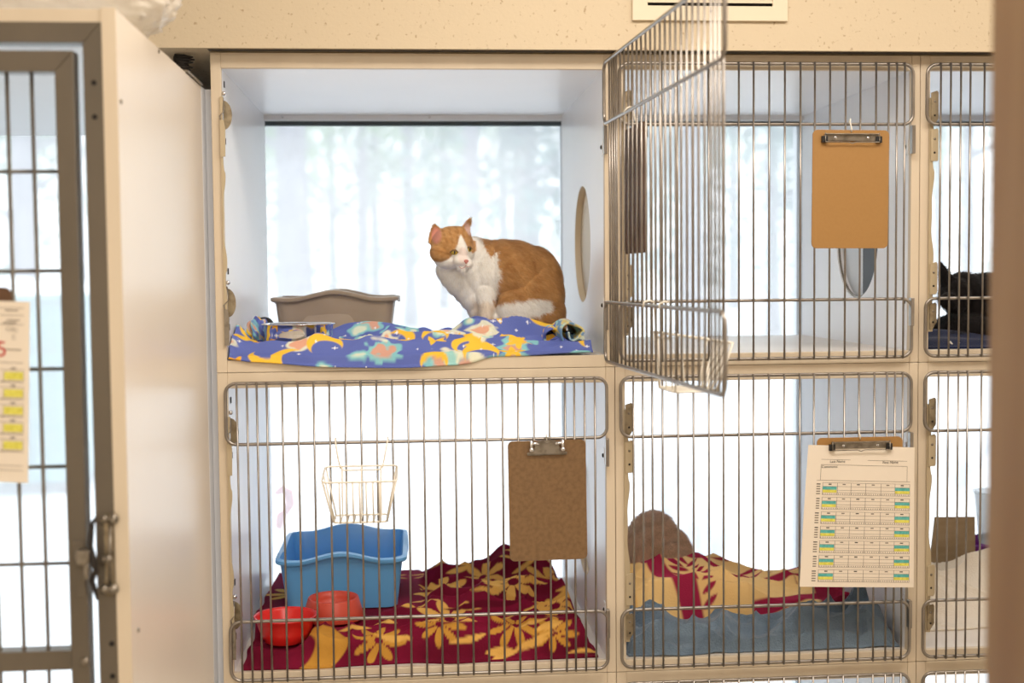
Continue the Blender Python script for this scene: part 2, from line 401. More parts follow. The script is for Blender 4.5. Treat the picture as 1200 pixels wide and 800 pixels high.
    for zc in (zo-.15, zo-.465):
        so = MB().prism([(.012, zc-.016), (.034, zc-.016), (.034, zc+.016), (.012, zc+.016)], [], lambda u, v, k: (xr-.0002 if k == 0 else xr-.002, u, v)).build('hinge_plate', M['white'], t)
        hs = MB(); screw(hs, (xr-.0025, .024, zc), .0045, (-1, 0, 0)); hs.build('screw', M['dark'], so, smooth=True)
    return t
labels = {
 (0,0): 'open upper left white cage holding the orange and white cat', (1,0): 'upper centre cage, empty, with a tan clipboard on its closed wire door',
 (2,0): 'upper right cage with the black cat behind its wire door', (0,1): 'lower left cage with blue litter pan and burgundy blanket',
 (1,1): 'lower centre cage with the tabby cat and the chart clipboard', (2,1): 'lower right cage with white towel and cardboard',
 (0,2): 'left cage at the bottom edge, only its door top showing', (1,2): 'centre cage at the bottom edge, only its door top showing', (2,2): 'right cage at the bottom edge, only its door top showing'}
CG = {}
FN = None
for c in range(3):
    for r in range(3):
        CG[c, r] = cage(c, r, labels[c, r])
        fn = door(c, r, CG[c, r], 94.0 if (c, r) == (0, 0) else 0)
        if fn: FN = fn
# ------------------------------------------------------------------ left run (tall walk-in cage standing forward)
RY = -.683
def Pz(py, px=60, Y=RY): return float(at(px, py, Y)[2])
def Px(px, py=400, Y=RY): return float(at(px, py, Y)[0])
run = thing('tall_run_cage', (-.4, RY, FLOOR_Z), 'tall grey-framed run cage with beige side panel standing forward at the left', 'cage')
zT = Pz(9.5); pX0, pX1 = Px(121, 100), Px(137.5, 100)
RXL = -1.05
MB().box(pX0, pX1, RY, -.0, FLOOR_Z, zT).build('side_panel', M['panel'], run, bevel=.0015)
MB().box(pX0, pX1-.0, .0, .70, FLOOR_Z, zT).build('rear_side_panel', M['white'], run)
MB().box(pX0-.0002, pX1+.0002, RY-.0016, RY-.0001, FLOOR_Z, zT+.001).build('edge_trim', M['beige'], run)
MB().box(RXL, pX0, RY, RY+.02, Pz(25.5), zT-.001).box(RXL, RXL+.03, RY, RY+.02, FLOOR_Z, Pz(25.5)).build('beige_rail', M['beige'], run)
MB().box(RXL, pX0, RY+.02, .70, Pz(25.5)+.004, zT-.002).build('top_panel', M['white'], run)
MB().box(RXL, RXL+.02, RY+.02, .70, FLOOR_Z, Pz(25.5)).build('side_panel', M['white'], run)
z1, z2 = Pz(25.5), Pz(50); oX0 = Px(98, 100)
def mitre(mb, xo, xin, zo, zi, y0, y1, zbot, xleft):
    # L-shaped metal section: top rail and right stile meeting on a mitre
    mb.prism([(xleft, zo), (xo, zo), (xin, zi), (xleft, zi)], [], lambda u, v, k: (u, y0 if k == 0 else y1, v))
    mb.prism([(xo-.0003, zo-.0004), (xo-.0003, zbot), (xin, zbot), (xin, zi-.0004)], [], lambda u, v, k: (u, y0 if k == 0 else y1, v))
    return mb
mitre(MB(), pX0-.0003, oX0, z1, z2, RY-.001, RY+.03, FLOOR_Z, RXL+.03).build('outer_frame', M['runmetal'], run, bevel=.001)
hl = MB()
for q in ((110, 97), (111, 137), (131, 754), (132, 792)):
    p = at(q[0], q[1], RY-.0012); hl.prism(circle((p[0], p[2]), .0038, 20), [], lambda u, v, k: (u, RY-.0016 if k == 0 else RY-.0008, v))
hl.build('bolt_hole', M['hole'], run)
dY = RY-.004
dXo, dXi = Px(86.5, 100, dY), Px(64, 100, dY); dz1, dz2 = Pz(59, 60, dY), Pz(84, 60, dY)
mr0, mr1 = Pz(786, 50, dY), Pz(763, 50, dY)
dr = mitre(MB(), dXo, dXi, dz1, dz2, dY, dY+.028, FLOOR_Z+.05, RXL+.05)
dr.box(RXL+.05, dXi, dY, dY+.028, mr0, mr1)
rdoor = dr.build('run_door', M['runmetal'], run, bevel=.0012)
vb = MB()
for px_ in (37.5, 8.5, -20.5, -49.5, -78):
    x = Px(px_, 110, dY+.012); vb.tube([(x, dY+.012, dz2+.004), (x, dY+.012, FLOOR_Z+.05)], .0028, 8)
for py_ in (201, 317.5, 432.5, 547, 660.5):
    z = Pz(py_, 40, dY+.018); vb.tube([(RXL+.05, dY+.0175, z), (dXi+.003, dY+.0175, z)], .0027, 8)
vb.build('door_bars', M['runmetal'], rdoor, smooth=True)
sm = MB(); p = at(99.5, 775, dY-.001); screw(sm, p, .007, (0, -1, 0)); sm.build('screw', M['steel'], rdoor, smooth=True)
sm = MB()
for q in ((141.5, 119), (162, 738), (165, 20), (186, 60)):
    p = atx(q[0], q[1], pX1+.0003); screw(sm, p, .004, (1, 0, 0))
sm.build('panel_screw', M['steel'], run, smooth=True)
# sliding latch
lt = MB(); a = at(121.5, 602, RY-.002); b = at(136.5, 698, RY-.002)
lt.box(a[0]-.0, b[0]-.002, RY-.005, RY-.0012, b[2], a[2])
lo = lt.build('latch_base', M['latchm'], run, bevel=.001)
lk = MB()
for py_ in (608, 690):
    p = at(122, py_, RY-.014); q = at(133, py_, RY-.014); lk.tube([p, q], .005, 12); lk.ell(q, (.0075,)*3, 14, 10); lk.ell(p, (.006,)*3, 14, 10)
p = at(129, 606, RY-.010); q = at(128.5, 692, RY-.010); lk.tube([p, q], .0025, 10)
p = at(118, 655, RY-.016); q = at(127, 655, RY-.016); lk.tube([p, q], .0045, 12); lk.ell(q, (.006,)*3, 14, 10)
lk.build('slide_bolt', M['steel'], lo, smooth=True)
lv = MB()
lv.tube([at(113, 606, RY-.018), at(108, 613, RY-.020), at(106, 640, RY-.020), at(109, 655, RY-.022), at(112, 668, RY-.022), at(108, 680, RY-.018), at(111, 690, RY-.018), at(114, 703, RY-.018)], [.002, .0035, .004, .005, .004, .004, .0035, .0015], 8)
lv.build('latch_lever', M['dark'], lo, smooth=True)
lp = MB(); a = at(85.5, 634, dY-.002); b = at(101, 700, dY-.002); lp.box(a[0], b[0], dY-.003, dY-.0002, b[2], a[2])
lpo = lp.build('strike_plate', M['runmetal'], rdoor, bevel=.001)
sk = MB(); c0 = at(98, 650, dY-.012); sk.box(c0[0]-.008, c0[0]+.010, dY-.022, dY-.003, c0[2]-.012, c0[2]+.008); c1 = at(93, 652, dY-.006); sk.ell(c1, (.006, .006, .009), 14, 10)
sk.box(c0[0]+.001, c0[0]+.008, dY-.020, dY-.006, c0[2]-.034, c0[2]-.012)
sk.build('strike_catch', M['steel'], lpo, bevel=.002)
# ------------------------------------------------------------------ vent on the soffit
vy = SOF_Y
v0 = at(740.5, 24.5, vy); v1 = at(922, 22.5, vy); vx0, vx1, vz0 = float(v0[0]), float(v1[0]), float(v0[2]); vh = .15
vt = thing('wall_vent', ((vx0+vx1)/2, vy, vz0), 'cream louvred air vent in the soffit at the top edge', 'vent')
bd = .030
MB().prism([(vx0, vz0), (vx1, vz0), (vx1, vz0+vh), (vx0, vz0+vh)], [[(vx0+bd, vz0+bd*.95), (vx0+bd, vz0+vh-bd), (vx1-bd, vz0+vh-bd), (vx1-bd, vz0+bd*.95)]],
    lambda u, v, k: (u, vy-.007 if k == 0 else vy-.0005, v)).build('vent_frame', M['vent'], vt, bevel=.001)
MB().box(vx0+bd, vx1-bd, vy-.0009, vy-.0002, vz0+bd*.95, vz0+vh-bd).build('dark_backing', M['hole'], vt)
for k in range(7):
    z = vz0+bd+.004+k*.0125
    if z > vz0+vh-bd-.008: break
    MB().add([(vx0+bd, vy-.008, z), (vx1-bd, vy-.008, z), (vx1-bd, vy-.0012, z+.007), (vx0+bd, vy-.0012, z+.007), (vx0+bd, vy-.008, z+.0015), (vx1-bd, vy-.008, z+.0015), (vx1-bd, vy-.0012, z+.0085), (vx0+bd, vy-.0012, z+.0085)],
        [(0,1,2,3),(7,6,5,4),(0,4,5,1),(1,5,6,2),(2,6,7,3),(3,7,4,0)]).build('louvre', M['vent'], vt)
mb = MB(); screw(mb, (at(832, 14, vy)[0], vy-.008, at(832, 14, vy)[2]), .003, (0, -1, 0)); mb.build('screw', M['steel'], vt, smooth=True)
# dark torn strip wedged in the gap between run and soffit
tw = MB()
for k in range(6):
    a = at(203+random.random()*5, 66+k*2.2, .02); b = at(225+random.random()*8-k*1.3, 67+k*3.1, .02)
    tw.tube([a, (a+b)/2+np.array([0, 0, .002*random.uniform(-1, 1)]), b], [.005, .004, .0015], 6)
tag(tw.build('torn_weatherstrip', M['dark'], None, smooth=True), 'dark frayed strip sticking out of the gap between run cage and soffit', 'strip')
sl = at(226, 86, -.14)
tag(MB().box(pX0, pX1+.004, -.16, .0, zT+.0005, zT+.004).build('gap_strip', M['steel']), 'thin grey seal strip along the rear top edge of the beige panel', 'strip')
MB().box(pX1+.0004, -.0003, .045, .055, FLOOR_Z, zT).build('filler_strip', M['white'], run)
# ------------------------------------------------------------------ outdoors
GZ = -2.15
def snow_h(x, y):
    return GZ + .10*noise.noise(Vector((x*.25, y*.25, 0))) + .05*noise.noise(Vector((x, y, 3)))
mb = MB(); vs = []; fs = []
xs = list(np.linspace(-70, 70, 71)); ys = [1.0+.6*k for k in range(20)]+[13+ (1.12**k-1)*12 for k in range(1, 24)]
for y in ys:
    for x in xs: vs.append((x*(.25+.75*min(1, y/40)), y, snow_h(x, y)))
nx = len(xs)
for j in range(len(ys)-1):
    for i in range(nx-1): fs.append((j*nx+i, j*nx+i+1, (j+1)*nx+i+1, (j+1)*nx+i))
o = mb.add(vs, fs).build('snowy_ground', M['snow'], None, smooth=True); o['kind'] = 'structure'
def tree(px, Y, r, h, kind, label, lean=0, name='bare_tree'):
    x = float(at(px, 300, Y)[0]); z0 = snow_h(x, Y)-.1
    t = thing(name, (x, Y, z0), label, 'tree', 'trees beyond the windows')
    rd = random.Random(int(px*7+Y)); tr = MB()
    top = Vector((x+lean, Y, z0+h)); n = 10
    pts = [Vector((x, Y, z0)).lerp(top, k/n)+Vector((.04*rd.uniform(-1, 1), 0, 0)) for k in range(n+1)]
    tr.tube(pts, [r*(1.25 if k == 0 else 1-.75*k/n) for k in range(n+1)], 12)
    tr.build('trunk', M['bark'], t, smooth=True)
    br = MB(); tips = []
    nb = 18 if kind == 'bare' else 12
    for k in range(nb):
        u = rd.uniform(.22, .97); p = Vector((x, Y, z0)).lerp(top, u); a = rd.uniform(0, 6.28); L = h*.24*(1.15-u)*rd.uniform(.7, 1.2)+.5
        d = Vector((math.cos(a), math.sin(a), rd.uniform(.1, .7))); q = p+d*L*.5; e = q+(d+Vector((0, 0, rd.uniform(-.1, .5))))*L*.5
        rr = r*.32*(1.1-u); br.tube([p, q, e], [rr, rr*.6, rr*.2], 6, caps=False); tips.append(e)
        for m in range(3):
            f = q.lerp(e, rd.random()); g = f+Vector((rd.uniform(-1, 1), rd.uniform(-1, 1), rd.uniform(-.2, 1)))*L*.35; br.tube([f, g], [rr*.3, rr*.1], 5, caps=False); tips.append(g)
    br.build('branches', M['bark'], t, smooth=True)
    if kind != 'bare':
        fo = MB(); m_ = {'fir': M['needle'], 'teal': M['needle2'], 'leaf': M['leaf']}[kind]
        big = 1.0 if kind == 'leaf' else 1.35
        if kind != 'leaf': tips = tips+[Vector((x, Y, z0+h*u))+Vector((rd.gauss(0, h*.10*(1.1-u)), rd.gauss(0, h*.1*(1.1-u)), 0)) for u in [.12+.86*k/46 for k in range(46)]]
        for e in tips:
            sp = rd.uniform(.35, .75)*big
            for q in range(60):
                c = e+Vector((rd.gauss(0, sp), rd.gauss(0, sp), rd.gauss(0, sp*.6))); s = rd.uniform(.07, .16)*big
                a = Vector((rd.uniform(-1, 1), rd.uniform(-1, 1), rd.uniform(-1, 1))).normalized(); b = a.orthogonal().normalized()
                fo.add([c-a*s, c-b*s*.5, c+a*s, c+b*s*.5], [(0, 1, 2, 3)])
        fo.build('foliage', m_, t, recalc=False)
    return t
tree(345, 23, .40, 15, 'bare', 'thick grey trunk left of centre behind the open cage window')
tree(22, 24, .30, 14, 'bare', 'bare grey trunk seen through the run cage bars at far left', lean=.4)
tree(425, 34, .22, 15, 'leaf', 'pale green leafy tree behind the open cage window')
tree(480, 42, .26, 18, 'fir', 'pale evergreen left of the orange cat head', name='evergreen_tree')
tree(552, 25, .24, 14, 'bare', 'slender grey trunk rising above the orange cat')
tree(622, 29, .42, 16, 'bare', 'tall pale trunk near the right edge of the open cage window', lean=-.5)
tree(668, 27, .24, 12, 'teal', 'blue green evergreen at the right edge of the open cage window', name='evergreen_tree')
tree(280, 50, .3, 18, 'fir', 'distant evergreen behind the left edge of the open cage window', name='evergreen_tree')
tree(905, 31, .22, 14, 'teal', 'blue green evergreen seen through the upper centre cage bars', name='evergreen_tree')
tree(810, 24, .30, 14, 'bare', 'grey trunk seen through the open wire door')
tree(1135, 33, .22, 14, 'leaf', 'pale leafy tree seen through the upper right cage bars')
tree(745, 52, .3, 18, 'fir', 'distant evergreen behind the open wire door', name='evergreen_tree')
tree(-60, 44, .3, 17, 'fir', 'distant evergreen behind the run cage at far left', name='evergreen_tree')
tree(90, 36, .26, 15, 'leaf', 'pale leafy tree behind the run cage door stile')
for k, (px_, Y_, kd, nm, lb) in enumerate(((330, 60, 'fir', 'evergreen_tree', 'farthest evergreen left of the taupe litter pan'), (390, 70, 'leaf', 'bare_tree', 'far hazy leafy tree left of centre in the open cage window'), (440, 62, 'leaf', 'bare_tree', 'far hazy leafy tree at the centre of the open cage window'),
    (520, 66, 'fir', 'evergreen_tree', 'farthest evergreen directly behind the orange cat head'), (590, 58, 'leaf', 'bare_tree', 'far hazy leafy tree behind the orange cat back'), (860, 60, 'leaf', 'bare_tree', 'far hazy leafy tree seen left of the tan clipboard'), (1100, 58, 'fir', 'evergreen_tree', 'farthest evergreen in the upper right cage window'), (30, 62, 'fir', 'evergreen_tree', 'farthest evergreen behind the run cage bars'))):
    tree(px_, Y_, .3, 20, kd, lb, name=nm)
# teal dumpster with snow on its lid
DY = 7.6; x0 = float(at(-150, 500, DY)[0]); x1 = float(at(104, 500, DY)[0]); zt_ = float(at(60, 352, DY)[2])
dg = snow_h(0, DY)
dm = thing('dumpster', ((x0+x1)/2, DY, dg), 'teal metal dumpster standing on the snow outside the run cage window', 'dumpster')
mb = MB().add([(x0+.1, DY+.1, dg+.1), (x1-.1, DY+.1, dg+.1), (x1, DY, zt_), (x0, DY, zt_), (x0+.1, DY+1.2, dg+.1), (x1-.1, DY+1.2, dg+.1), (x1, DY+1.3, zt_), (x0, DY+1.3, zt_)],
    [(0,1,2,3),(5,4,7,6),(1,5,6,2),(4,0,3,7),(3,2,6,7),(4,5,1,0)])
db = mb.build('bin_body', M['teal'], dm, bevel=.02)
mb = MB()
for k in range(5): xx = x0+.2+k*(x1-x0-.4)/4; mb.box(xx-.03, xx+.03, DY-.04, DY+.06, dg+.25, zt_-.05)
mb.box(x0, x1, DY-.05, DY+.0, zt_-.5, zt_-.42)
mb.build('rib', M['teal'], db, bevel=.01)
MB().box(x0-.03, x1+.03, DY-.06, DY+1.35, zt_, zt_+.05).build('lid', M['teal'], dm, bevel=.01)
mb = MB(); vs = []; fs = []
for j in range(9):
    for i in range(21):
        vs.append((x0+(x1-x0)*i/20, DY-.03+1.3*j/8, zt_+.05+(.13*math.sin(math.pi*j/8)**.5*math.sin(math.pi*i/20)**.4)*(1+.3*noise.noise(Vector((i*.4, j*.4, 0))))))
for j in range(8):
    for i in range(20): fs.append((j*21+i, j*21+i+1, (j+1)*21+i+1, (j+1)*21+i))
mb.add(vs, fs).build('lid_snow', M['snow'], dm, smooth=True)
mb = MB()
for xx in (x0+.25, x1-.25):
    for yy in (DY+.2, DY+1.1): mb.tube([(xx-.03, yy, dg+.06), (xx+.03, yy, dg+.06)], .075, 16)
mb.build('wheel', M['black'], dm, smooth='auto')
def shrub(px, py, Y, h, label):
    p = at(px, py, Y); x = float(p[0]); z = snow_h(x, Y)-.02; rd = random.Random(px); mb = MB()
    for k in range(46):
        a = rd.uniform(0, 6.28); L = h*rd.uniform(.6, 1.1); d = Vector((math.cos(a)*.5, math.sin(a)*.5, 1)).normalized()
        b = Vector((x, Y, z)); m_ = b+d*L*.5+Vector((rd.uniform(-.05, .05),)*3); e = m_+d*L*.5+Vector((rd.uniform(-.1, .1), rd.uniform(-.1, .1), 0)); mb.tube([b, m_, e], [.008, .006, .003], 5, caps=False)
        for q in range(3):
            f = m_.lerp(e, rd.random()); mb.tube([f, f+Vector((rd.uniform(-.12, .12), rd.uniform(-.12, .12), .1))], [.004, .002], 4, caps=False)
    tag(mb.build('bare_shrub', M['shrub']), label, 'shrub')
shrub(785, 500, 6.0, .55, 'bare twiggy shrub in the snow at the left of the lower centre cage window')
shrub(830, 600, 4.2, .50, 'bare twiggy shrub in the snow above the tabby cat')
shrub(1128, 500, 7.0, .6, 'bare twiggy shrub in the snow behind the lower right cage')
# bent pink ribbon on a stake outside the lower left window
p = [at(a, b, 1.05) for a, b in ((323, 578), (331, 573), (338, 577), (340, 590), (334, 600), (329, 606), (327, 618), (328, 640))]
rb = thing('garden_stake', (p[-1][0], 1.05, snow_h(p[-1][0], 1.05)), 'stake with a curled pink ribbon outside the lower left window', 'stake')
MB().tube([(p[-1][0], 1.05, GZ-.1), (p[-1][0], 1.05, p[-2][2])], .003, 8).build('stake_rod', M['wirewhite'], rb, smooth=True)
MB().tube(p[:-1], [.006, .011, .013, .013, .010, .014, .010], 8).xform(lambda v: v).build('pink_ribbon', M['pink'], rb, smooth=True)

# ------------------------------------------------------------------ cloth tools
def smooth01(t): t = np.clip(t, 0, 1); return t*t*(3-2*t)
def vnoise(x, y, s, seed=0):
    rs = np.random.default_rng(seed); G = rs.random((64, 64)); X = x*s+100; Y = y*s+100
    xi = np.floor(X).astype(int); yi = np.floor(Y).astype(int); fx = smooth01(X-xi); fy = smooth01(Y-yi)
    g = lambda a, b: G[a % 64, b % 64]
    return (g(xi, yi)*(1-fx)*(1-fy)+g(xi+1, yi)*fx*(1-fy)+g(xi, yi+1)*(1-fx)*fy+g(xi+1, yi+1)*fx*fy)*2-1
def cloth(name, X0, X1, Y0, Y1, nx, ny, hf, cf, m, zf, wob=.008, seed=1, thick=.004):
    u = np.linspace(0, 1, nx); v = np.linspace(0, 1, ny); U, V = np.meshgrid(u, v)
    X = X0+(X1-X0)*U; Y = Y0+(Y1-Y0)*V
    ed = np.clip(1-np.minimum(np.minimum(U, 1-U)*8, np.minimum(V, 1-V)*8), 0, 1)
    Xw = X+wob*ed*vnoise(X, Y, 14, seed); Yw = Y+wob*ed*vnoise(X, Y, 11, seed+5)
    Z = hf(Xw, Yw, U, V); Z = zf+np.where(Yw < .001, Z, np.maximum(Z, .002))
    vs = np.stack([Xw, Yw, Z], -1).reshape(-1, 3)
    idx = np.arange(nx*ny).reshape(ny, nx)
    F = np.stack([idx[:-1, :-1], idx[:-1, 1:], idx[1:, 1:], idx[1:, :-1]], -1).reshape(-1, 4)
    me = bpy.data.meshes.new(name); me.from_pydata(vs.tolist(), [], F.tolist())
    for p in me.polygons: p.use_smooth = True
    if cf is not None:
        C = cf(X, Y, U, V, Z-zf); ca = me.color_attributes.new('col', 'FLOAT_COLOR', 'POINT')
        rgba = np.ones((nx*ny, 4), 'f'); rgba[:, :3] = C.reshape(-1, 3); ca.data.foreach_set('color', rgba.ravel())
    me.materials.append(m); o = bpy.data.objects.new(name, me); sc.collection.objects.link(o)
    sd = o.modifiers.new('thickness', 'SOLIDIFY'); sd.thickness = thick; sd.offset = -1
    return o
def L_(c): return np.array(s2l(c))
def mixc(C, mask, col): 
    m = np.clip(mask, 0, 1)[..., None]; return C*(1-m)+np.array(col)*m
def soft(d, e): return np.clip(.5-d/e, 0, 1)           # inside when d < 0
def ridge(X, Y, x0, y0, x1, y1, w, h, taper=True):
    dx, dy = x1-x0, y1-y0; L = dx*dx+dy*dy; t = np.clip(((X-x0)*dx+(Y-y0)*dy)/L, 0, 1)
    d = np.hypot(X-(x0+t*dx), Y-(y0+t*dy)); k = h*np.exp(-(d/w)**2)
    if taper: k = k*(.35+.65*np.sin(np.pi*np.clip(t, .04, .96)))
    return k
def folds(X, Y, s, ang, seed, sharp=1.6, warp=.35):
    # soft crests and creases running roughly along ang
    ca, sa = math.cos(ang), math.sin(ang)
    u = (X*ca+Y*sa)*.35; v = -X*sa+Y*ca
    v = v+warp/s*vnoise(X, Y, s*.35, seed+1)
    n = vnoise(u+3.1, v, s, seed); return (1-np.abs(n))**sharp
ZF = [TOPZ-.593-H*r for r in range(3)]
# ------------------------------------------------------------------ upper left cage: blue printed blanket
BL, BD, YE, TE, CR, PE, WH = L_((104, 118, 186)), L_((78, 92, 164)), L_((240, 196, 70)), L_((140, 205, 205)), L_((232, 232, 205)), L_((222, 150, 120)), L_((235, 238, 245))
_a = at(306, 380, .115); _b = at(393.5, 380, .115); BOWL = (float(_a[0]+_b[0])/2, .115, float(_b[0]-_a[0])/2*.92, float(at(350, 411, .10)[2]))
def blue_h(X, Y, U, V):
    rise = smooth01((Y-.0)/.03)
    h = .004+.006*rise+.003*vnoise(X, Y, 9, 3)
    h += ridge(X, Y, .05, .045, .40, .030, .014, .014)+ridge(X, Y, .36, .028, .72, .045, .013, .016)
    h += ridge(X, Y, .16, .10, .62, .085, .020, .022)
    h += ridge(X, Y, .36, .17, .60, .30, .028, .022)
    h += ridge(X, Y, .47, .29, .60, .25, .036, .022)
    h += ridge(X, Y, .50, .12, .68, .15, .028, .042)+ridge(X, Y, .40, .17, .55, .11, .014, .016)
    h += ridge(X, Y, .20, .24, .40, .21, .022, .028)
    h += ridge(X, Y, .02, .02, .03, .20, .016, .032)
    h += .018*folds(X, Y, 16, .15, 4, 3)*rise+.011*folds(X, Y, 24, -.4, 8, 3.5)*rise
    d = np.hypot(X-BOWL[0], Y-BOWL[1]); k = smooth01((BOWL[2]+.016-d)/.016); h = h*(1-k)+np.minimum(h, BOWL[3]-ZF[0]-.0055)*k
    lip = smooth01((.000-Y)/.006)*(.002+.022*np.sin(np.pi*np.clip(U*1.02, 0, 1))**.7)
    return np.where(Y < .0, np.maximum(h, .004)-lip, h)
def star(X, Y, cx, cy, R, n=5, inner=.45, a0=.3):
    th = np.arctan2(Y-cy, X-cx)+a0; d = np.hypot(X-cx, Y-cy)
    k = np.abs(((th*n/(2*math.pi)) % 1)-.5)*2
    return d-R*(inner+(1-inner)*k**1.5)
def blue_c(X, Y, U, V, Z):
    if Z is not None: Y = Y+.9*Z
    C = np.ones(X.shape+(3,))*BL; r = np.random.default_rng(21)
    C = mixc(C, .5*(vnoise(X, Y, 18, 2)*.5+.5), BD)
    for k in range(62):                                    # pale cloudy swirls
        cx, cy, R = r.uniform(0, .76), r.uniform(-.03, .45), r.uniform(.012, .034)
        d = np.hypot(X-cx, (Y-cy)*1.0)-R*(1+.45*vnoise(X, Y, 70, k))
        C = mixc(C, soft(d, .006)*.85, TE if k % 3 else CR); C = mixc(C, soft(d+R*.45, .006)*.8, CR if k % 2 else PE)
    for k in range(26):                                    # crescent moons
        cx, cy, R = r.uniform(.02, .74), r.uniform(-.02, .42), r.uniform(.022, .038); a = r.uniform(0, 6.28)
        d1 = np.hypot(X-cx, Y-cy)-R; d2 = np.hypot(X-cx-R*.5*math.cos(a), Y-cy-R*.5*math.sin(a))-R*.85
        C = mixc(C, soft(np.maximum(d1, -d2), .003), YE)
    for k in range(24): C = mixc(C, soft(star(X, Y, r.uniform(.02, .74), r.uniform(-.02, .42), r.uniform(.018, .03), 5, .4, r.uniform(0, 6)), .003), YE*np.array([1, .8, .7]) if k % 3 == 0 else YE)
    for k in range(150): C = mixc(C, soft(star(X, Y, r.uniform(0, .76), r.uniform(-.03, .45), r.uniform(.003, .006), 4, .3, 0), .0015), WH)
    return C
zf0 = ZF[0]
bb = cloth('printed_blanket', .026, .735, -.0065, .42, 560, 330, blue_h, blue_c, M['fabric'], zf0+.0035, .004, 3, .0032)
tag(bb, 'blue fleece blanket with yellow moons and stars under the orange and white cat', 'blanket')
# rolled-up end of the blanket at the right
def roll(cx, cz, y0, y1, R0, turns, m=90):
    vs = []; fs = []; ny = 26
    for j in range(ny):
        y = y0+(y1-y0)*j/(ny-1)
        for i in range(m):
            u = i/(m-1); a = -math.pi*.5-math.pi*2*turns*u; R = R0*(1-.62*u)*(1+.10*math.sin(3*a+y*20))
            vs.append((cx+R*1.05*math.cos(a)+.003*math.sin(y*60), y+.006*math.sin(a*2), cz+R*.92*math.sin(a)+.002*math.sin(y*90+i*.2)))
    for j in range(ny-1):
        for i in range(m-1): fs.append((j*m+i, j*m+i+1, (j+1)*m+i+1, (j+1)*m+i))
    return vs, fs
for (cx, R, y0, y1, tn) in ((.700, .031, .020, .20, 1.25), (.667, .024, .055, .24, 1.1)):
    vs, fs = roll(cx, zf0+.012+R, y0, y1, R, tn)
    me = bpy.data.meshes.new('rolled_end'); me.from_pydata(vs, [], fs)
    for p in me.polygons: p.use_smooth = True
    A = np.array(vs); U_ = A[:, 0]*1.0+A[:, 2]*.9; C = blue_c((U_*2.1) % .7, A[:, 1], None, None, None); ca = me.color_attributes.new('col', 'FLOAT_COLOR', 'POINT')
    C = mixc(C, .35*np.ones(len(A)), TE) if R > .03 else C
    rgba = np.ones((len(A), 4), 'f'); rgba[:, :3] = C; ca.data.foreach_set('color', rgba.ravel()); me.materials.append(M['fabric'])
    o = bpy.data.objects.new('rolled_end', me); link(o, bb); sd = o.modifiers.new('t', 'SOLIDIFY'); sd.thickness = .004
# gathered corner behind the steel bowl
def bunch(name, c, r, m, parent=None, seed=0, folds=7, amp=.22, n=(72, 44), colf=None):
    vs = []; fs = []
    for i in range(n[1]+1):
        ph = math.pi*i/n[1]
        for k in range(n[0]):
            th = 2*math.pi*k/n[0]
            d = Vector((math.sin(ph)*math.cos(th), math.sin(ph)*math.sin(th), math.cos(ph)))
            q = 1+amp*math.sin(folds*th+3*noise.noise(d*2+Vector((seed, 0, 0)))*2)*math.sin(ph)+.25*noise.noise(d*2.3+Vector((seed, 5, 0)))
            vs.append((c[0]+d.x*r[0]*q, c[1]+d.y*r[1]*q, max(c[2]+d.z*r[2]*q, c[2]-r[2]*.8)))
    for i in range(n[1]):
        for k in range(n[0]): fs.append((i*n[0]+k, (i+1)*n[0]+k, (i+1)*n[0]+(k+1) % n[0], i*n[0]+(k+1) % n[0]))
    me = bpy.data.meshes.new(name); me.from_pydata(vs, [], fs)
    for p in me.polygons: p.use_smooth = True
    if colf is not None:
        A = np.array(vs); C = colf(A); ca = me.color_attributes.new('col', 'FLOAT_COLOR', 'POINT'); rgba = np.ones((len(A), 4), 'f'); rgba[:, :3] = C; ca.data.foreach_set('color', rgba.ravel())
    me.materials.append(m); o = bpy.data.objects.new(name, me); link(o, parent); return o
p = at(303, 396, .17)
bunch('gathered_corner', (p[0]-.003, .19, zf0+.034), (.022, .035, .040), M['fabric'], bb, 3, 6, .22, (72, 44), lambda A: blue_c((A[:, 0]*2+A[:, 2]*1.5) % .7, A[:, 1], None, None, None))
# steel bowl
p0 = at(306, 380, .115); p1 = at(393.5, 380, .115); bx = (p0[0]+p1[0])/2; br_ = (p1[0]-p0[0])/2; bz = float(at(350, 411, .10)[2]); bt = float(at(350, 378.5, .115)[2])
hh = bt-bz
sb = thing('steel_bowl', (bx, .115, bz), 'shiny stainless steel bowl on the blue printed blanket', 'bowl')
MB().lathe([(0, .001), (br_*.84, 0), (br_*.89, .004), (br_*.915, hh*.6), (br_*.93, hh*.93), (br_*.985, hh*.96), (br_, hh*.985), (br_*.985, hh), (br_*.90, hh*.975), (br_*.895, hh*.6), (br_*.83, .008), (0, .006)], (bx, .115, bz), 72).build('bowl_body', M['chrome'], sb, smooth=True)
MB().lathe([(0, 0), (br_*.89, 0)], (bx, .115, bz+hh*.72), 60).build('water', M['cup'], sb, recalc=False)
p = at(310, 380, .215); tb = thing('pet_toy', (p[0], .215, p[2]-.014), 'small round dark toy behind the left rim of the steel bowl', 'toy')
MB().ell((p[0], .215, p[2]), (.019, .019, .016), 24, 14).build('toy_ball', M['black'], tb, smooth=True)
MB().tube([(p[0], .215, p[2]-.012), (p[0]-.002, .215, p[2]-.026)], .008, 12).build('toy_neck', M['black'], tb, smooth=True)
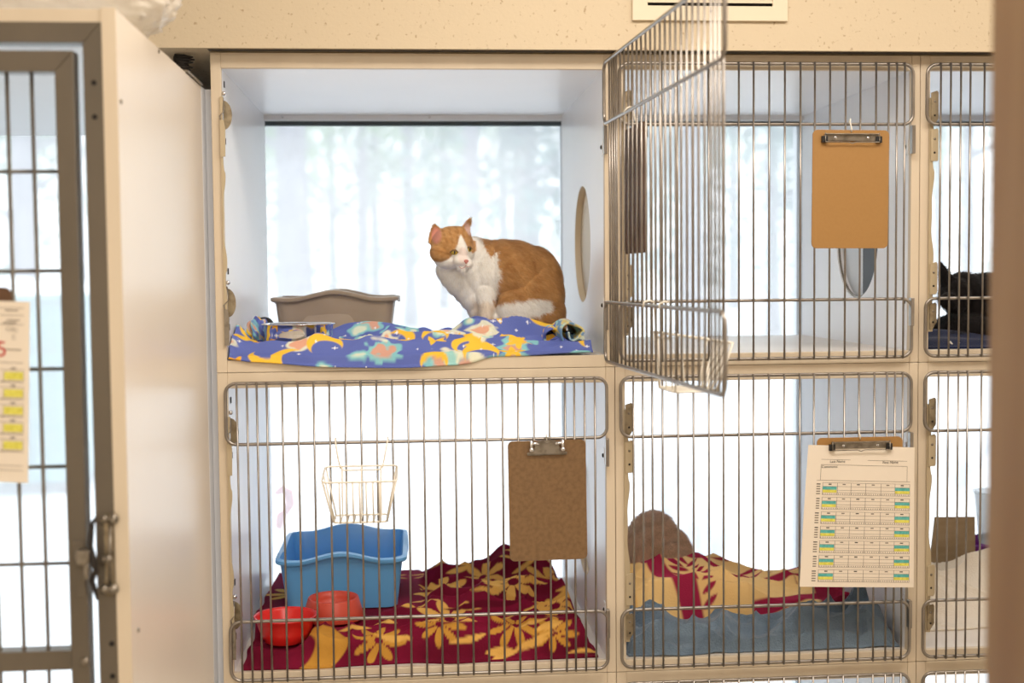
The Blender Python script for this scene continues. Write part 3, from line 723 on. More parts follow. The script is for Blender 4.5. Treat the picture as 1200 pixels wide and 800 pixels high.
# litter pans
def rr_pts(hx, hy, r, n=8):
    out = []
    for sx, sy, a0 in ((1, 1, 0), (-1, 1, 90), (-1, -1, 180), (1, -1, 270)):
        for k in range(n+1):
            a = math.radians(a0+90*k/n); out.append((sx*(hx-r)+r*math.cos(a), sy*(hy-r)+r*math.sin(a)))
    # resample edges
    full = []
    for i in range(len(out)):
        a = out[i]; b = out[(i+1) % len(out)]; d = math.hypot(a[0]-b[0], a[1]-b[1]); m = max(1, int(d/.012))
        for k in range(m): full.append((a[0]+(b[0]-a[0])*k/m, a[1]+(b[1]-a[1])*k/m))
    return full
def pan(name, c, hx, hy, h, lip, taper, bump, m, label, dent=True):
    base = rr_pts(1, 1, .18 if True else 0, 8)
    pts = rr_pts(hx, hy, min(hx, hy)*.22, 8); n = len(pts)
    rings = []
    def top(p):
        u = p[0]/hx; b = 0
        if abs(p[1]) > hy*.5: b = bump*math.exp(-(u/.42)**2)-bump*.15*math.exp(-((abs(u)-.62)/.2)**2)
        v = p[1]/hy
        if abs(p[0]) > hx*.7: b += -.006*math.exp(-(v/.4)**2)
        return h+b
    prof = [('b', 0, 0, .86), ('b', 0, .0, 1.0), ('w', 0, .03, 1), ('w', 0, .5, 1), ('w', 0, .96, 1), ('r', .002, -.006, 1), ('r', lip*.8, -.010, 1), ('r', lip, -.007, 1), ('r', lip*.97, -.001, 1), ('r', lip*.5, 0, 1), ('r', -.001, .001, 1), ('i', 0, .9, 1), ('i', 0, .5, 1), ('i', 0, .05, 1), ('f', 0, 0, .85)]
    vs = []
    for kind, off, t, s in prof:
        for p in pts:
            T = top(p); L = math.hypot(*p); nx_, ny_ = p[0]/L, p[1]/L
            if kind == 'b': k = taper*s; z = 0
            elif kind == 'w': k = taper+(1-taper)*t; z = T*t-.004*0
            elif kind == 'r': k = 1; z = T+t
            elif kind == 'i': k = (taper+(1-taper)*t)*.975; z = max(T*t, .004)
            else: k = taper*s*.95; z = .004
            dn = 0
            if dent and kind == 'w' and t == .5: dn = 0
            vs.append((c[0]+p[0]*k+nx_*off, c[1]+p[1]*k+ny_*off, c[2]+z))
    R = len(prof); fs = []
    for j in range(R-1):
        for i in range(n): fs.append((j*n+i, j*n+(i+1) % n, (j+1)*n+(i+1) % n, (j+1)*n+i))
    fs.append(tuple(range(n-1, -1, -1))); fs.append(tuple((R-1)*n+i for i in range(n)))
    o = MB().add(vs, fs).build(name, m, None, smooth='auto'); tag(o, label, 'litter pan'); return o
YC = .54; a = at(320, 352, .40); b = at(463, 352, .40)
tz = float(at(330, 348.5, .40)[2]); cxp = float((a[0]+b[0])/2)
pn = pan('litter_pan', (cxp, .53, zf0+.012), float(b[0]-a[0])/2, .125, tz-zf0-.012, .011, .90, .016, M['taupe'], 'taupe plastic litter pan with wavy rim in front of the window')
# embossed round on its front wall
em = MB(); cc = at(385, 385, .405)
em.prism([(cc[0]+.062*math.cos(t), cc[2]+.046*math.sin(t)) for t in [2*math.pi*k/48 for k in range(48)]], [], lambda u, v, k: (u, .409+(cc[2]-v)*(-.10)+(0 if k == 0 else .006)-.0015, v))
em.build('embossed_panel', M['taupe'], pn, bevel=.001)
# blue pan, lower left cage
zf1 = ZF[1]
fY, bY = .27, .585
ap = at(328, 657, fY); bp_ = at(470, 657, fY)
bh = float(ap[2])-zf1-.046
pan('litter_pan', (float(ap[0]+bp_[0])/2, (fY+bY)/2, zf1+.046), float(bp_[0]-ap[0])/2+.004, (bY-fY)/2, bh, .012, .90, .016, M['bluepl'], 'bright blue plastic litter pan with wavy rim in the lower left cage')
# red bowls
def bowl(px0, px1, pyt, pyb, Y, prof, m, label, name='food_bowl'):
    a = at(px0, pyt, Y); b = at(px1, pyt, Y); r = float(b[0]-a[0])/2; cx = float(a[0]+b[0])/2; zt_ = float(a[2]); zb_ = float(at((px0+px1)/2, pyb, Y-r*.6)[2]); h = zt_-zb_
    o = MB().lathe([(q[0]*r, q[1]*h) for q in prof], (cx, Y, zb_), 64).build(name, m, None, smooth=True); tag(o, label, 'bowl', None); return o
bowl(298, 371, 721, 757, .085, [(0, .02), (.60, 0), (.68, .05), (.84, .45), (.97, .93), (1.02, .97), (1.02, 1), (.97, 1), (.93, .9), (.80, .45), (.62, .08), (0, .06)], M['redpl'], 'bright red round bowl at the front left of the burgundy blanket')
bowl(355, 426, 700, 729, .19, [(0, .02), (1.0, 0), (1.02, .06), (.93, .5), (.84, .95), (.82, 1), (.78, 1), (.74, .7), (.70, .4), (0, .36)], M['redpl2'], 'brick red flared bowl in front of the blue litter pan')
# burgundy blanket with gold flowers
MA, MD, GO, GD = L_((132, 22, 56)), L_((96, 14, 38)), L_((226, 176, 92)), L_((200, 146, 62))
def flower(C, X, Y, cx, cy, R, n, a0, col, gap=.0):
    th = np.arctan2(Y-cy, X-cx)+a0; d = np.hypot(X-cx, Y-cy); s_ = np.abs(np.cos(th*n/2))
    C = mixc(C, soft(d-R*s_**.8, .004)*(d > R*.16), col)
    return C
def leafm(X, Y, cx, cy, L, w_, a):
    u = (X-cx)*math.cos(a)+(Y-cy)*math.sin(a); v = -(X-cx)*math.sin(a)+(Y-cy)*math.cos(a)
    return np.abs(v)-w_*np.clip(1-(u/L)**2, 0, 1)+(np.abs(u) > L)*.05
def mar_c(X, Y, U, V, Z):
    Y = Y+.8*Z-.03
    C = np.ones(X.shape+(3,))*MA; C = mixc(C, .5+.5*vnoise(X, Y, 12, 5), MD)
    X = X+.006*vnoise(X, Y, 22, 8); Y = Y+.006*vnoise(X, Y, 19, 7); r = np.random.default_rng(4)
    for (cx, cy, R, n, a0) in ((.30, .045, .055, 8, .2), (.43, .075, .05, 8, .9), (.58, .07, .055, 8, .5), (.66, .05, .045, 8, .1), (.45, .20, .07, 7, 0), (.68, .22, .07, 8, .7), (.60, .36, .075, 8, .1), (.44, .42, .07, 7, .3), (.70, .48, .07, 8, 0), (.54, .53, .06, 7, .5), (.13, .24, .06, 7, 0), (.10, .45, .07, 8, 0)):
        C = flower(C, X, Y, cx, cy, R, n, a0, GO if cy > .15 else GD)
    C = mixc(C, soft(np.maximum(np.abs(X-.185-.02*np.sin(Y*40))-.032, np.abs(Y-.03)-.06), .004), GD)
    for k in range(60):
        C = mixc(C, soft(leafm(X, Y, r.uniform(.2, .76), r.uniform(.0, .62), r.uniform(.02, .045), r.uniform(.004, .011), r.uniform(-.5, .5)), .003), GO)
    C = mixc(C, soft(leafm(X, Y, .53, .17, .085, .022, .25), .004), GD); C = mixc(C, soft(leafm(X, Y, .53, .245, .09, .012, .1), .004), MD)
    return C
def mar_h(X, Y, U, V):
    e = smooth01(U/.05)*smooth01((1-U)/.05)*smooth01(V/.05)
    h = .036*e+.006*vnoise(X, Y, 7, 11)*e
    h += ridge(X, Y, .05, .05, .72, .06, .05, .014, False)*e
    h += ridge(X, Y, .20, .24, .74, .22, .035, .020)*e
    h += ridge(X, Y, .36, .33, .60, .30, .03, .014)*e
    h += ridge(X, Y, .34, .57, .72, .56, .06, .022, False)*e
    h += ridge(X, Y, .14, .10, .60, .16, .018, .010)*e+ridge(X, Y, .30, .30, .74, .36, .022, .014)*e+ridge(X, Y, .36, .44, .70, .47, .024, .012)*e
    h += .050*np.exp(-(((X-.60)/.035)**2+((Y-.585)/.06)**2))*e+.035*np.exp(-(((X-.665)/.04)**2+((Y-.50)/.09)**2))*e
    h -= .022*smooth01((Y-.33)/.12)*e
    h += (.028*folds(X, Y, 11, .12, 14, 3)+.018*folds(X, Y, 18, -.35, 15, 3.2)+.014*folds(X, Y, 16, 1.3, 16, 4))*e-.016*e
    h += (.022*smooth01((Y-.285-.018*np.sin(X*17))/.014)-.010*smooth01((Y-.40)/.1))*e*smooth01((X-.40)/.04)
    # pressed flat under pan and bowls
    fl = smooth01((.415-X)/.03)*smooth01((Y-.20)/.05); h = h*(1-fl)+.040*fl
    d = np.hypot(X-.105, Y-.085); fl = smooth01((.075-d)/.03); h = h*(1-fl)+(.028)*fl
    return h
mb_ = cloth('burgundy_blanket', .034, .742, .018, .655, 420, 380, mar_h, mar_c, M['fabric'], zf1+.002, .010, 9, .004)
tag(mb_, 'burgundy and gold flowered fleece blanket in the lower left cage', 'blanket')
# ------------------------------------------------------------------ lower centre cage
CRM, CR2, MR = L_((238, 206, 146)), L_((214, 160, 84)), L_((150, 34, 66))
def x_(px, Y, py=700): return float(at(px, py, Y)[0])
def crm_c(X, Y, U, V, Z):
    C = np.ones(X.shape+(3,))*CRM; C = mixc(C, .4+.5*vnoise(X, Y, 8, 15), CR2*.6+CRM*.4)
    X = X+.008*vnoise(X, Y, 16, 18); S = Y+.6*Z
    C = mixc(C, soft(np.abs(X-.925+.25*(S-.36))-.026, .006), MR)                            # broad band
    C = mixc(C, soft(np.maximum(np.abs(X-.822)-.03, S-.24), .006), CR2)
    r = np.random.default_rng(31)
    for (cx, cy, L, w_, a) in ((1.02, .46, .07, .016, -.9), (1.06, .42, .09, .012, -.35), (1.12, .36, .07, .013, .5), (1.17, .42, .05, .008, .2), (1.22, .38, .05, .012, .5), (1.28, .40, .05, .010, .3), (.985, .38, .05, .010, -.8), (1.045, .34, .04, .012, -.6), (.97, .44, .05, .010, -.9), (1.30, .45, .06, .01, .2), (1.15, .47, .08, .007, -.2)):
        C = mixc(C, soft(leafm(X, S, cx, cy, L, w_, a), .004), MR)
    for k in range(9):
        for sg in (-1, 1): C = mixc(C, soft(leafm(X, S, .99+sg*.02, .20+k*.026, .022, .006, sg*.7), .003), MR)
    C = mixc(C, soft(np.abs(S-.205-.35*(X-1.16))-.018*(X > 1.1)+.03*(X < 1.1), .005)*(X > 1.10), MR)
    C = mixc(C, soft(-(X-1.26)+.00, .01)*(vnoise(X, Y, 22, 40) > -.25), MR*.7)
    return C
def crm_h(X, Y, U, V):
    e = smooth01(U/.05)*smooth01((1-U)/.06)*smooth01(V/.10)*smooth01((1-V)/.10)
    h = .082+.020*np.exp(-((X-.90)/.09)**2)+.022*np.exp(-((X-1.0)/.10)**2)-.030*smooth01((X-1.05)/.12)
    h += .010*vnoise(X, Y, 5, 22)+.030*folds(X, Y, 9, .6, 22, 2.6)+.018*folds(X, Y, 16, -.5, 23, 3)-.018
    h += ridge(X, Y, 1.02, .22, 1.05, .42, .02, .012)
    return h*e**.6
cb = cloth('cream_blanket', .806, 1.375, .145, .46, 420, 300, crm_h, crm_c, M['fabric'], zf1+.002, .008, 19, .004)
tag(cb, 'cream and burgundy leaf patterned blanket below the tabby cat', 'blanket')
def ter_h(X, Y, U, V):
    e = smooth01(U/.03)*smooth01((1-U)/.04)*(.30*smooth01(V/.05)+.70*smooth01((V-.05+.10*vnoise(X, Y*0, 9, 44))/.50))*smooth01((1-V)/.2)
    W1 = vnoise(X, Y, 8, 32)
    h = .030+.008*np.sin((X-.8)*9)+.010*W1
    h += .022*np.exp(-((X-.880)/.028)**2)+.020*np.exp(-((X-1.19)/.07)**2)+.042*np.exp(-((X-1.345)/.030)**2)
    f1 = np.abs(np.sin(Y*26+X*5+1.6*W1)); f2 = np.abs(np.sin(X*26-Y*34+2.2*vnoise(X, Y, 7, 35)))
    h += .020*f1*(.4+.6*smooth01((vnoise(X, Y, 4, 36)+.6)))+.016*f2*(np.exp(-((X-1.31)/.09)**2)+np.exp(-((X-.87)/.06)**2))
    h += ridge(X, Y, .86, .04, 1.10, .08, .012, .018)+ridge(X, Y, 1.08, .03, 1.30, .10, .012, .016)
    h += .036*folds(X, Y, 15, .30, 34, 3)+.026*folds(X, Y, 22, -.55, 37, 3.5)+.014*folds(X, Y, 16, 1.2, 38, 4)-.026
    return h*e**.7
tt = cloth('terry_towel', .808, 1.383, .014, .20, 420, 200, ter_h, None, M['terry'], zf1+.002, .010, 29, .004)
tag(tt, 'crumpled blue grey terry towel along the front of the lower centre cage', 'towel')
# ------------------------------------------------------------------ lower right cage
def wt_h(X, Y, U, V):
    e = smooth01(U/.04)*smooth01((1-U)/.05)*smooth01(V/.45)*smooth01((1-V)/.15)
    h = .030+.062*smooth01((Y-.12)/.22)+.016*vnoise(X, Y, 9, 51)
    h += .030*folds(X, Y, 13, .4, 52, 3)+.026*folds(X, Y, 20, -.6, 53, 3.5)-.016
    return h*e**.6
wt = cloth('white_towel', 1.432, 2.0, .13, .43, 300, 240, wt_h, None, M['whitetowel'], zf1+.002, .012, 39, .004)
tag(wt, 'crumpled off-white towel in the lower right cage', 'towel')
a = at(1099, 605, .46); b = at(1140.5, 656, .46)
cbx = MB(); x0, x1, z1, z0 = float(a[0])-.03, float(b[0]), float(a[2]), zf1+.002
cbx.prism([(x0, z0), (x1+.004, z0), (x1, z1-.002), (x0+.02, z1)], [], lambda u, v, k: (u, .452 if k == 0 else .458, v))
cbx.box(x0+.002, x1+.002, .458, .478, z0, z0+.03)
tag(cbx.build('cardboard_box', M['cardboard'], None, bevel=.001), 'brown cardboard box standing behind the off-white towel', 'box')
a = at(1141, 632, .58); pu = MB(); x0 = x_(1104, .6, 640); z1 = float(at(1120, 629, .57)[2])
pu_o = pan('litter_pan', (x0+.23, .635, zf1+.002), .20, .058, float(at(1120, 640, .58)[2])-zf1, .010, .92, .010, M['purple'], 'purple plastic pan behind the cardboard box in the lower right cage')
p = at(1152, 600, .50); zc0 = float(at(1150, 640, .50)[2])
cp = MB().lathe([(0, 0), (.030, 0), (.042, .12), (.045, .125), (.045, .13), (.040, .128), (.029, .004), (0, .003)], (float(p[0])+.022, .50, zf1+.105), 40)
tag(cp.build('plastic_cup', M['cup'], None, smooth=True), 'clear plastic cup in the lower right cage beside the door jamb', 'cup')
# ------------------------------------------------------------------ upper right cage
def nv_h(X, Y, U, V):
    e = smooth01(U/.05)*smooth01((1-U)/.05)*smooth01(V/.15)*smooth01((1-V)/.15)
    return (.020+.012*vnoise(X, Y, 8, 61)+.008*np.sin(Y*50+3*vnoise(X, Y, 7, 62)))*e
nv = cloth('navy_blanket', 1.43, 2.0, .03, .5, 200, 160, nv_h, None, M['navy'], zf0+.002, .008, 49, .004)
tag(nv, 'navy fleece blanket under the black cat', 'blanket')
ch = MB(); pts = [at(a_, b_, .05) for a_, b_ in ((1113, 400), (1118, 406), (1124, 402), (1121, 409), (1128, 407), (1134, 409), (1142, 408), (1150, 409), (1158, 407))]
ch.tube(pts, .0022, 8); tag(ch.build('loose_cord', M['wirewhite'], None, smooth=True), 'pale twisted cord lying on the navy blanket', 'cord')
# blue webbing hanging at the left edge of the lower left cage
st = MB(); pts = [at(a_, b_, .03) for a_, b_ in ((270.5, 622), (270, 640), (271.5, 660), (272.5, 680), (273, 705))]
vs = []; 
for p in pts: vs += [p+np.array([-.0015, -.012, 0]), p+np.array([-.0015, .012, 0]), p+np.array([.0015, .012, 0]), p+np.array([.0015, -.012, 0])]
fs = []
for i in range(len(pts)-1):
    for k in range(4): fs.append((i*4+k, i*4+(k+1) % 4, (i+1)*4+(k+1) % 4, (i+1)*4+k))
fs += [(3, 2, 1, 0), tuple(len(vs)-4+k for k in range(4))]
tag(st.add(vs, fs).build('webbing_strap', M['bluest']), 'blue webbing strap hanging on the left wall of the lower left cage', 'strap')

# ------------------------------------------------------------------ clipboards
def rrect(x0, x1, z0, z1, r, n=8):
    out = []
    for cx, cz, a0 in ((x1-r, z1-r, 0), (x0+r, z1-r, 90), (x0+r, z0+r, 180), (x1-r, z0+r, 270)):
        for k in range(n+1):
            a = math.radians(a0+90*k/n); out.append((cx+r*math.cos(a), cz+r*math.sin(a)))
    return out
YB_ = -.0225
def board(px0, px1, py0, py1, m, label, Y=YB_, tilt=0, fn=None, clip='flat', parent_only=False):
    a = at(px0, py0, Y); b = at(px1, py1, Y); x0, x1, z1, z0 = float(a[0]), float(b[0]), float(a[2]), float(b[2]); cx, cz = (x0+x1)/2, (z0+z1)/2
    ct, st_ = math.cos(tilt), math.sin(tilt)
    tf = lambda v: (cx+(v[0]-cx)*ct-(v[2]-cz)*st_, v[1], cz+(v[0]-cx)*st_+(v[2]-cz)*ct)
    F = (lambda v: fn(tf(v))) if fn else tf
    t = thing('clipboard', F((cx, Y, z0)), label, 'clipboard')
    MB().prism(rrect(x0, x1, z0, z1, .010), [], lambda u, v, k: (u, Y-.003 if k == 0 else Y, v)).xform(F).build('board', m, t, bevel=.0006)
    return t, F, (x0, x1, z0, z1, Y)
def clip_flat(t, F, g, w=.5, off=0):
    x0, x1, z0, z1, Y = g; cx = (x0+x1)/2+off; W = w/2
    mb = MB(); mb.box(cx-W, cx+W, Y-.0065, Y-.0032, z1-.022, z1-.008).box(cx-W, cx+W, Y-.012, Y-.0065, z1-.010, z1-.0075)
    c = mb.xform(F).build('clip', M['steel'], t, bevel=.0008)
    mb = MB()
    for s_ in (-1, 1): MB().box(cx+s_*W-.006, cx+s_*W+.006, Y-.0105, Y-.0035, z1-.0255, z1-.0125).xform(F).build('rubber_grip', M['black'], c, bevel=.001)
    mb = MB().tube([(cx-W, Y-.011, z1-.006), (cx-W, Y-.012, z1-.0245), (cx-.008, Y-.010, z1-.0245), (cx, Y-.010, z1-.027), (cx+.008, Y-.010, z1-.0245), (cx+W, Y-.012, z1-.0245), (cx+W, Y-.011, z1-.006)], .0011, 8)
    mb.xform(F).build('clip_wire', M['steel'], c, smooth=True)
    mb = MB()
    for s_ in (-1, 1):
        q = Vector((0, -1, 0)).to_track_quat('Z', 'Y').to_matrix(); MB().ell((cx+s_*W*.6, Y-.0068, z1-.0155), (.0033, .0033, .0012), 14, 6, q).xform(F).build('rivet', M['chrome'], c, smooth=True)
    return c
def hook(t, F, cx, z, Y, top):
    mb = MB().tube([(cx, Y-.004, z-.004), (cx, Y-.006, z+.002), (cx-.001, -.022, top+.003), (cx, -.0205, top+.009), (cx+.001, -.012, top+.0065), (cx, -.0045, top-.002)], .0013, 8)
    return mb.xform(F).build('hanging_hook', M['wirewhite'], t, smooth=True)
# tan one, upper centre cage
t, F, g = board(951.5, 1040, 152.5, 290.5, M['hardboard2'], 'small tan clipboard with a flat metal clip hanging on the upper centre cage door', tilt=-.008)
clip_flat(t, F, g, .110); hook(t, F, (g[0]+g[1])/2-.0, g[3], YB_, Z2)
# brown one, lower left
t, F, g = board(595.5, 687.5, 516.5, 654.5, M['hardboard'], 'dark brown clipboard with a lever clip hanging on the lower left cage door', tilt=.01)
x0, x1, z0, z1, Y = g; cx = (x0+x1)/2
mb = MB().prism([(cx-.038, z1-.028), (cx+.038, z1-.028), (cx+.040, z1-.0235), (cx+.026, z1-.020), (cx+.022, z1-.004), (cx+.012, z1+.001), (cx-.012, z1+.001), (cx-.022, z1-.004), (cx-.026, z1-.020), (cx-.040, z1-.0235)], [], lambda u, v, k: (u, Y-.0085 if k == 0 else Y-.0065, v))
mb.box(cx-.039, cx+.039, Y-.0085, Y-.0032, z1-.0285, z1-.026)
c = mb.xform(F).build('clip', M['steel'], t, bevel=.0006)
mb = MB().tube([(cx+.006*math.cos(q), Y-.008, z1+.0015+.0055*math.sin(q)) for q in [2*math.pi*k/16 for k in range(16)]], .0012, 8, closed=True); mb.xform(F).build('hanging_ring', M['steel'], c, smooth=True)
mb = MB()
for s_ in (-1, 1): mb.tube([(cx+s_*.031, Y-.010, z1-.018), (cx+s_*.031, Y-.010, z1+.002)], .0032, 10); mb.ell((cx+s_*.031, Y-.010, z1-.017), (.0055,)*3, 12, 8); mb.tube([(cx+s_*.031, Y-.010, z1-.004), (cx+s_*.016, Y-.010, z1-.006)], .003, 8)
mb.xform(F).build('spring_post', M['chrome'], c, smooth=True)
hook(t, F, cx, z1+.002, Y, -H+Z2)
# chart clipboard, lower centre
t, F, g = board(957, 1056, 513, 660, M['hardboard2'], 'clipboard holding a white printed chart on the lower centre cage door', tilt=0)
clip_flat(t, F, g, .118)
hook(t, F, (g[0]+g[1])/2, g[3], YB_, -H+Z2)
YP = YB_-.0034
pc = [at(947, 521, YP), at(1071.5, 524, YP), at(1070.5, 688, YP), at(936, 686.5, YP)]
PW, PH = .2159, .2794
P00 = Vector(pc[0]); UX = (Vector(pc[1])-P00); VZ_L = Vector(pc[3])-P00; VZ_R = Vector(pc[2])-Vector(pc[1])
def pp(u, v, d=0):          # paper coordinates: u right 0..1, v down 0..1
    q = P00+UX*u+(VZ_L*(1-u)+VZ_R*u)*v; return Vector((q.x, YP-d-.0006-.010*max(0, v-.35)**2*(1.0-u)-.003*max(0, .2-v), q.z))
def paper_quad(mb, u0, v0, u1, v1, d):
    n = max(1, int((v1-v0)/.05)); m = max(1, int((u1-u0)/.1)); vs = []; fs = []
    for j in range(n+1):
        for i in range(m+1): vs.append(pp(u0+(u1-u0)*i/m, v0+(v1-v0)*j/n, d))
    for j in range(n):
        for i in range(m): fs.append((j*(m+1)+i, j*(m+1)+i+1, (j+1)*(m+1)+i+1, (j+1)*(m+1)+i))
    mb.add(vs, fs)
mb = MB(); paper_quad(mb, 0, 0, 1, 1, 0); paper_quad(mb, 0, 0, 1, 1, .0005)
mb = MB(); n = 24; vs = []; fs = []
for d in (0, .0004):
    for j in range(n+1):
        for i in range(n+1): vs.append(pp(i/n, j/n, d))
K = (n+1)**2
for j in range(n):
    for i in range(n):
        a = j*(n+1)+i; fs.append((a, a+1, a+n+2, a+n+1)); fs.append((K+a, K+a+n+1, K+a+n+2, K+a+1))
for i in range(n):
    fs.append((i, K+i, K+i+1, i+1)); a = n*(n+1)+i; fs.append((a, a+1, K+a+1, K+a)); a = i*(n+1); fs.append((a, a+n+1, K+a+n+1, K+a)); a += n; fs.append((a, K+a, K+a+n+1, a+n+1))
sh = mb.add(vs, fs).build('chart_paper', M['paper'], t, smooth='auto')
gr = MB(); dk = MB(); ht = MB(); hy = MB(); D = .0007; lw = .0032
def hl_(mb, v, u0=.12, u1=.96, w=lw): paper_quad(mb, u0, v, u1, v+w*.75, D)
def vl_(mb, u, v0, v1, w=lw): paper_quad(mb, u, v0, u+w, v1, D)
hl_(gr, .098, .13, .40); hl_(gr, .098, .56, .93); hl_(gr, .135, .13, .93); vl_(gr, .13, .135, .245); vl_(gr, .93, .135, .245); hl_(gr, .245, .10, .96)
cols_ = [.155, .29, .415, .55, .69, .82, .955]
rr_ = random.Random(5)
for k in range(7):
    v0 = .262+k*.1025
    for c_ in cols_: vl_(gr, c_, v0, v0+.086)
    for q in (0, .026, .052, .068, .086): hl_(gr, v0+q, .155, .958, lw*.8)
    vv = v0+.076
    for m_ in range(40): paper_quad(gr, .16+m_*.02, vv, .166+m_*.02, vv+.007, D)          # tiny tick boxes
    for ci in range(6):
        u_ = (cols_[ci]+cols_[ci+1])/2; paper_quad(dk if ci in (0, 2, 5) else gr, u_-.014, v0+.008, u_+.014, v0+.015, D)
    for q in range(5): paper_quad(gr if q else dk, .10+.004*(k % 2), v0+.008+q*.017, .135, v0+.015+q*.017, D)
    for (ua, ub) in ((.158, .285), (.822, .955)):
        paper_quad(ht, ua, v0+.028, ub, v0+.050, D*1.3); paper_quad(hy, ua, v0+.050, ub, v0+.070, D*1.3)
gr.build('printed_grid', M['ink'], sh, recalc=False); dk.build('printed_words', M['ink2'], sh, recalc=False)
ht.build('teal_highlight', M['hteal'], sh, recalc=False); hy.build('yellow_highlight', M['hyel'], sh, recalc=False)
def text(body, size, p, m, parent, name='printed_text', align='LEFT'):
    cu = bpy.data.curves.new(name, 'FONT'); cu.body = body; cu.size = size; cu.align_x = align
    o = bpy.data.objects.new(name, cu); sc.collection.objects.link(o); dg = bpy.context.evaluated_depsgraph_get()
    me = bpy.data.meshes.new_from_object(o.evaluated_get(dg)); bpy.data.objects.remove(o); bpy.data.curves.remove(cu)
    me.transform(Matrix.Translation(Vector([float(v) for v in p])) @ Matrix.Rotation(math.pi/2, 4, 'X')); me.materials.clear(); me.materials.append(m)
    q = bpy.data.objects.new(name, me); link(q, parent); return q
for body, u_, v_ in (('Last Name', .21, .122), ('First Name', .70, .120), ('Comments:', .135, .160)):
    text(body, .0072, pp(u_, v_, .0012), M['ink2'], sh)
# dark clipboard hung on the open door, outer face
ang = FN((doorR[0]-.2, -.012, 0))
def board_open(u0, u1, z0, z1):
    # u measured from the hinge edge along the door
    xa, xb = doorR[0]-u1, doorR[0]-u0; Y = YB_
    cx, cz = (xa+xb)/2, (z0+z1)/2
    t = thing('clipboard', FN((cx, Y, z0)), 'dark clipboard seen edge-on through the bars of the open wire door', 'clipboard')
    MB().prism(rrect(xa, xb, z0, z1, .010), [], lambda u, v, k: (u, Y-.003 if k == 0 else Y, v)).xform(FN).build('board', M['hardboard3'], t, bevel=.0006)
    return t, FN, (xa, xb, z0, z1, Y)
zt_ = float(at(733, 148, -.20)[2]); zb_ = float(at(733, 297, -.20)[2])
t, F, g = board_open(.115, .268, zb_, zt_); clip_flat(t, F, g, .110); hook(t, F, (g[0]+g[1])/2, g[3], YB_, Z2)
# card on the run door at far left
YC_ = RY-.012
t, F, g = board(-75, 20.5, 337, 560, M['hardboard3'], 'dark clipboard with highlighted record sheet on the run cage door at the left edge', Y=YC_)
q0, q1, q2, q3 = at(-62, 351, YC_-.004), at(35, 353.5, YC_-.004), at(33, 566, YC_-.004), at(-66, 562, YC_-.004)
P0 = Vector(q0); U1 = Vector(q1)-P0; V1 = Vector(q3)-P0; V2 = Vector(q2)-Vector(q1)
def p2(u, v, d=0): q = P0+U1*u+(V1*(1-u)+V2*u)*v; return Vector((q.x, YC_-.004-d, q.z))
def quad2(mb, u0, v0, u1, v1, d=.0004): mb.add([p2(u0, v0, d), p2(u1, v0, d), p2(u1, v1, d), p2(u0, v1, d)], [(0, 1, 2, 3)])
sh = MB().add([p2(0, 0), p2(1, 0), p2(1, 1), p2(0, 1), p2(0, 0, -.0004), p2(1, 0, -.0004), p2(1, 1, -.0004), p2(0, 1, -.0004)], [(0, 1, 2, 3), (7, 6, 5, 4), (0, 4, 5, 1), (1, 5, 6, 2), (2, 6, 7, 3), (3, 7, 4, 0)]).build('record_sheet', M['paper'], t)
gr = MB(); hy = MB(); rd_ = MB()
for v in (.035, .075, .125, .335, .905, .93): quad2(gr, .1, v, .93, v+.003)
rr_ = random.Random(9)
for k in range(5):
    v0 = .375+k*.096; quad2(hy, .70, v0+.012, .93, v0+.056, .0006); quad2(gr, .78, v0-.012, .84, v0-.004); quad2(gr, .1, v0, .93, v0+.0025)
    for m_ in range(26): quad2(gr, .64+m_*.011, v0+.062, .645+m_*.011, v0+.072)
    for c_ in (.4, .55, .69, .93): quad2(gr, c_, v0, c_+.004, v0+.075)
for (u, v) in ((.70, .047), (.72, .10), (.68, .115)): quad2(gr, u, v, u+.16, v+.006)
for k in range(8): quad2(gr, .72+k*.018+rr_.uniform(-.003, .003), .145+rr_.uniform(-.01, .01), .726+k*.018, .165+rr_.uniform(-.004, .01))
quad2(gr, .79, .185, .83, .188); quad2(gr, .79, .205, .83, .208); quad2(gr, .79, .185, .793, .208); quad2(gr, .827, .185, .83, .208)
quad2(gr, .70, .262, .90, .268)
gr.build('printed_grid', M['ink'], sh, recalc=False); hy.build('yellow_highlight', M['hyel'], sh, recalc=False)
text('5', .030, p2(.60, .305, .0006), M['redink'], sh, 'red_marking')
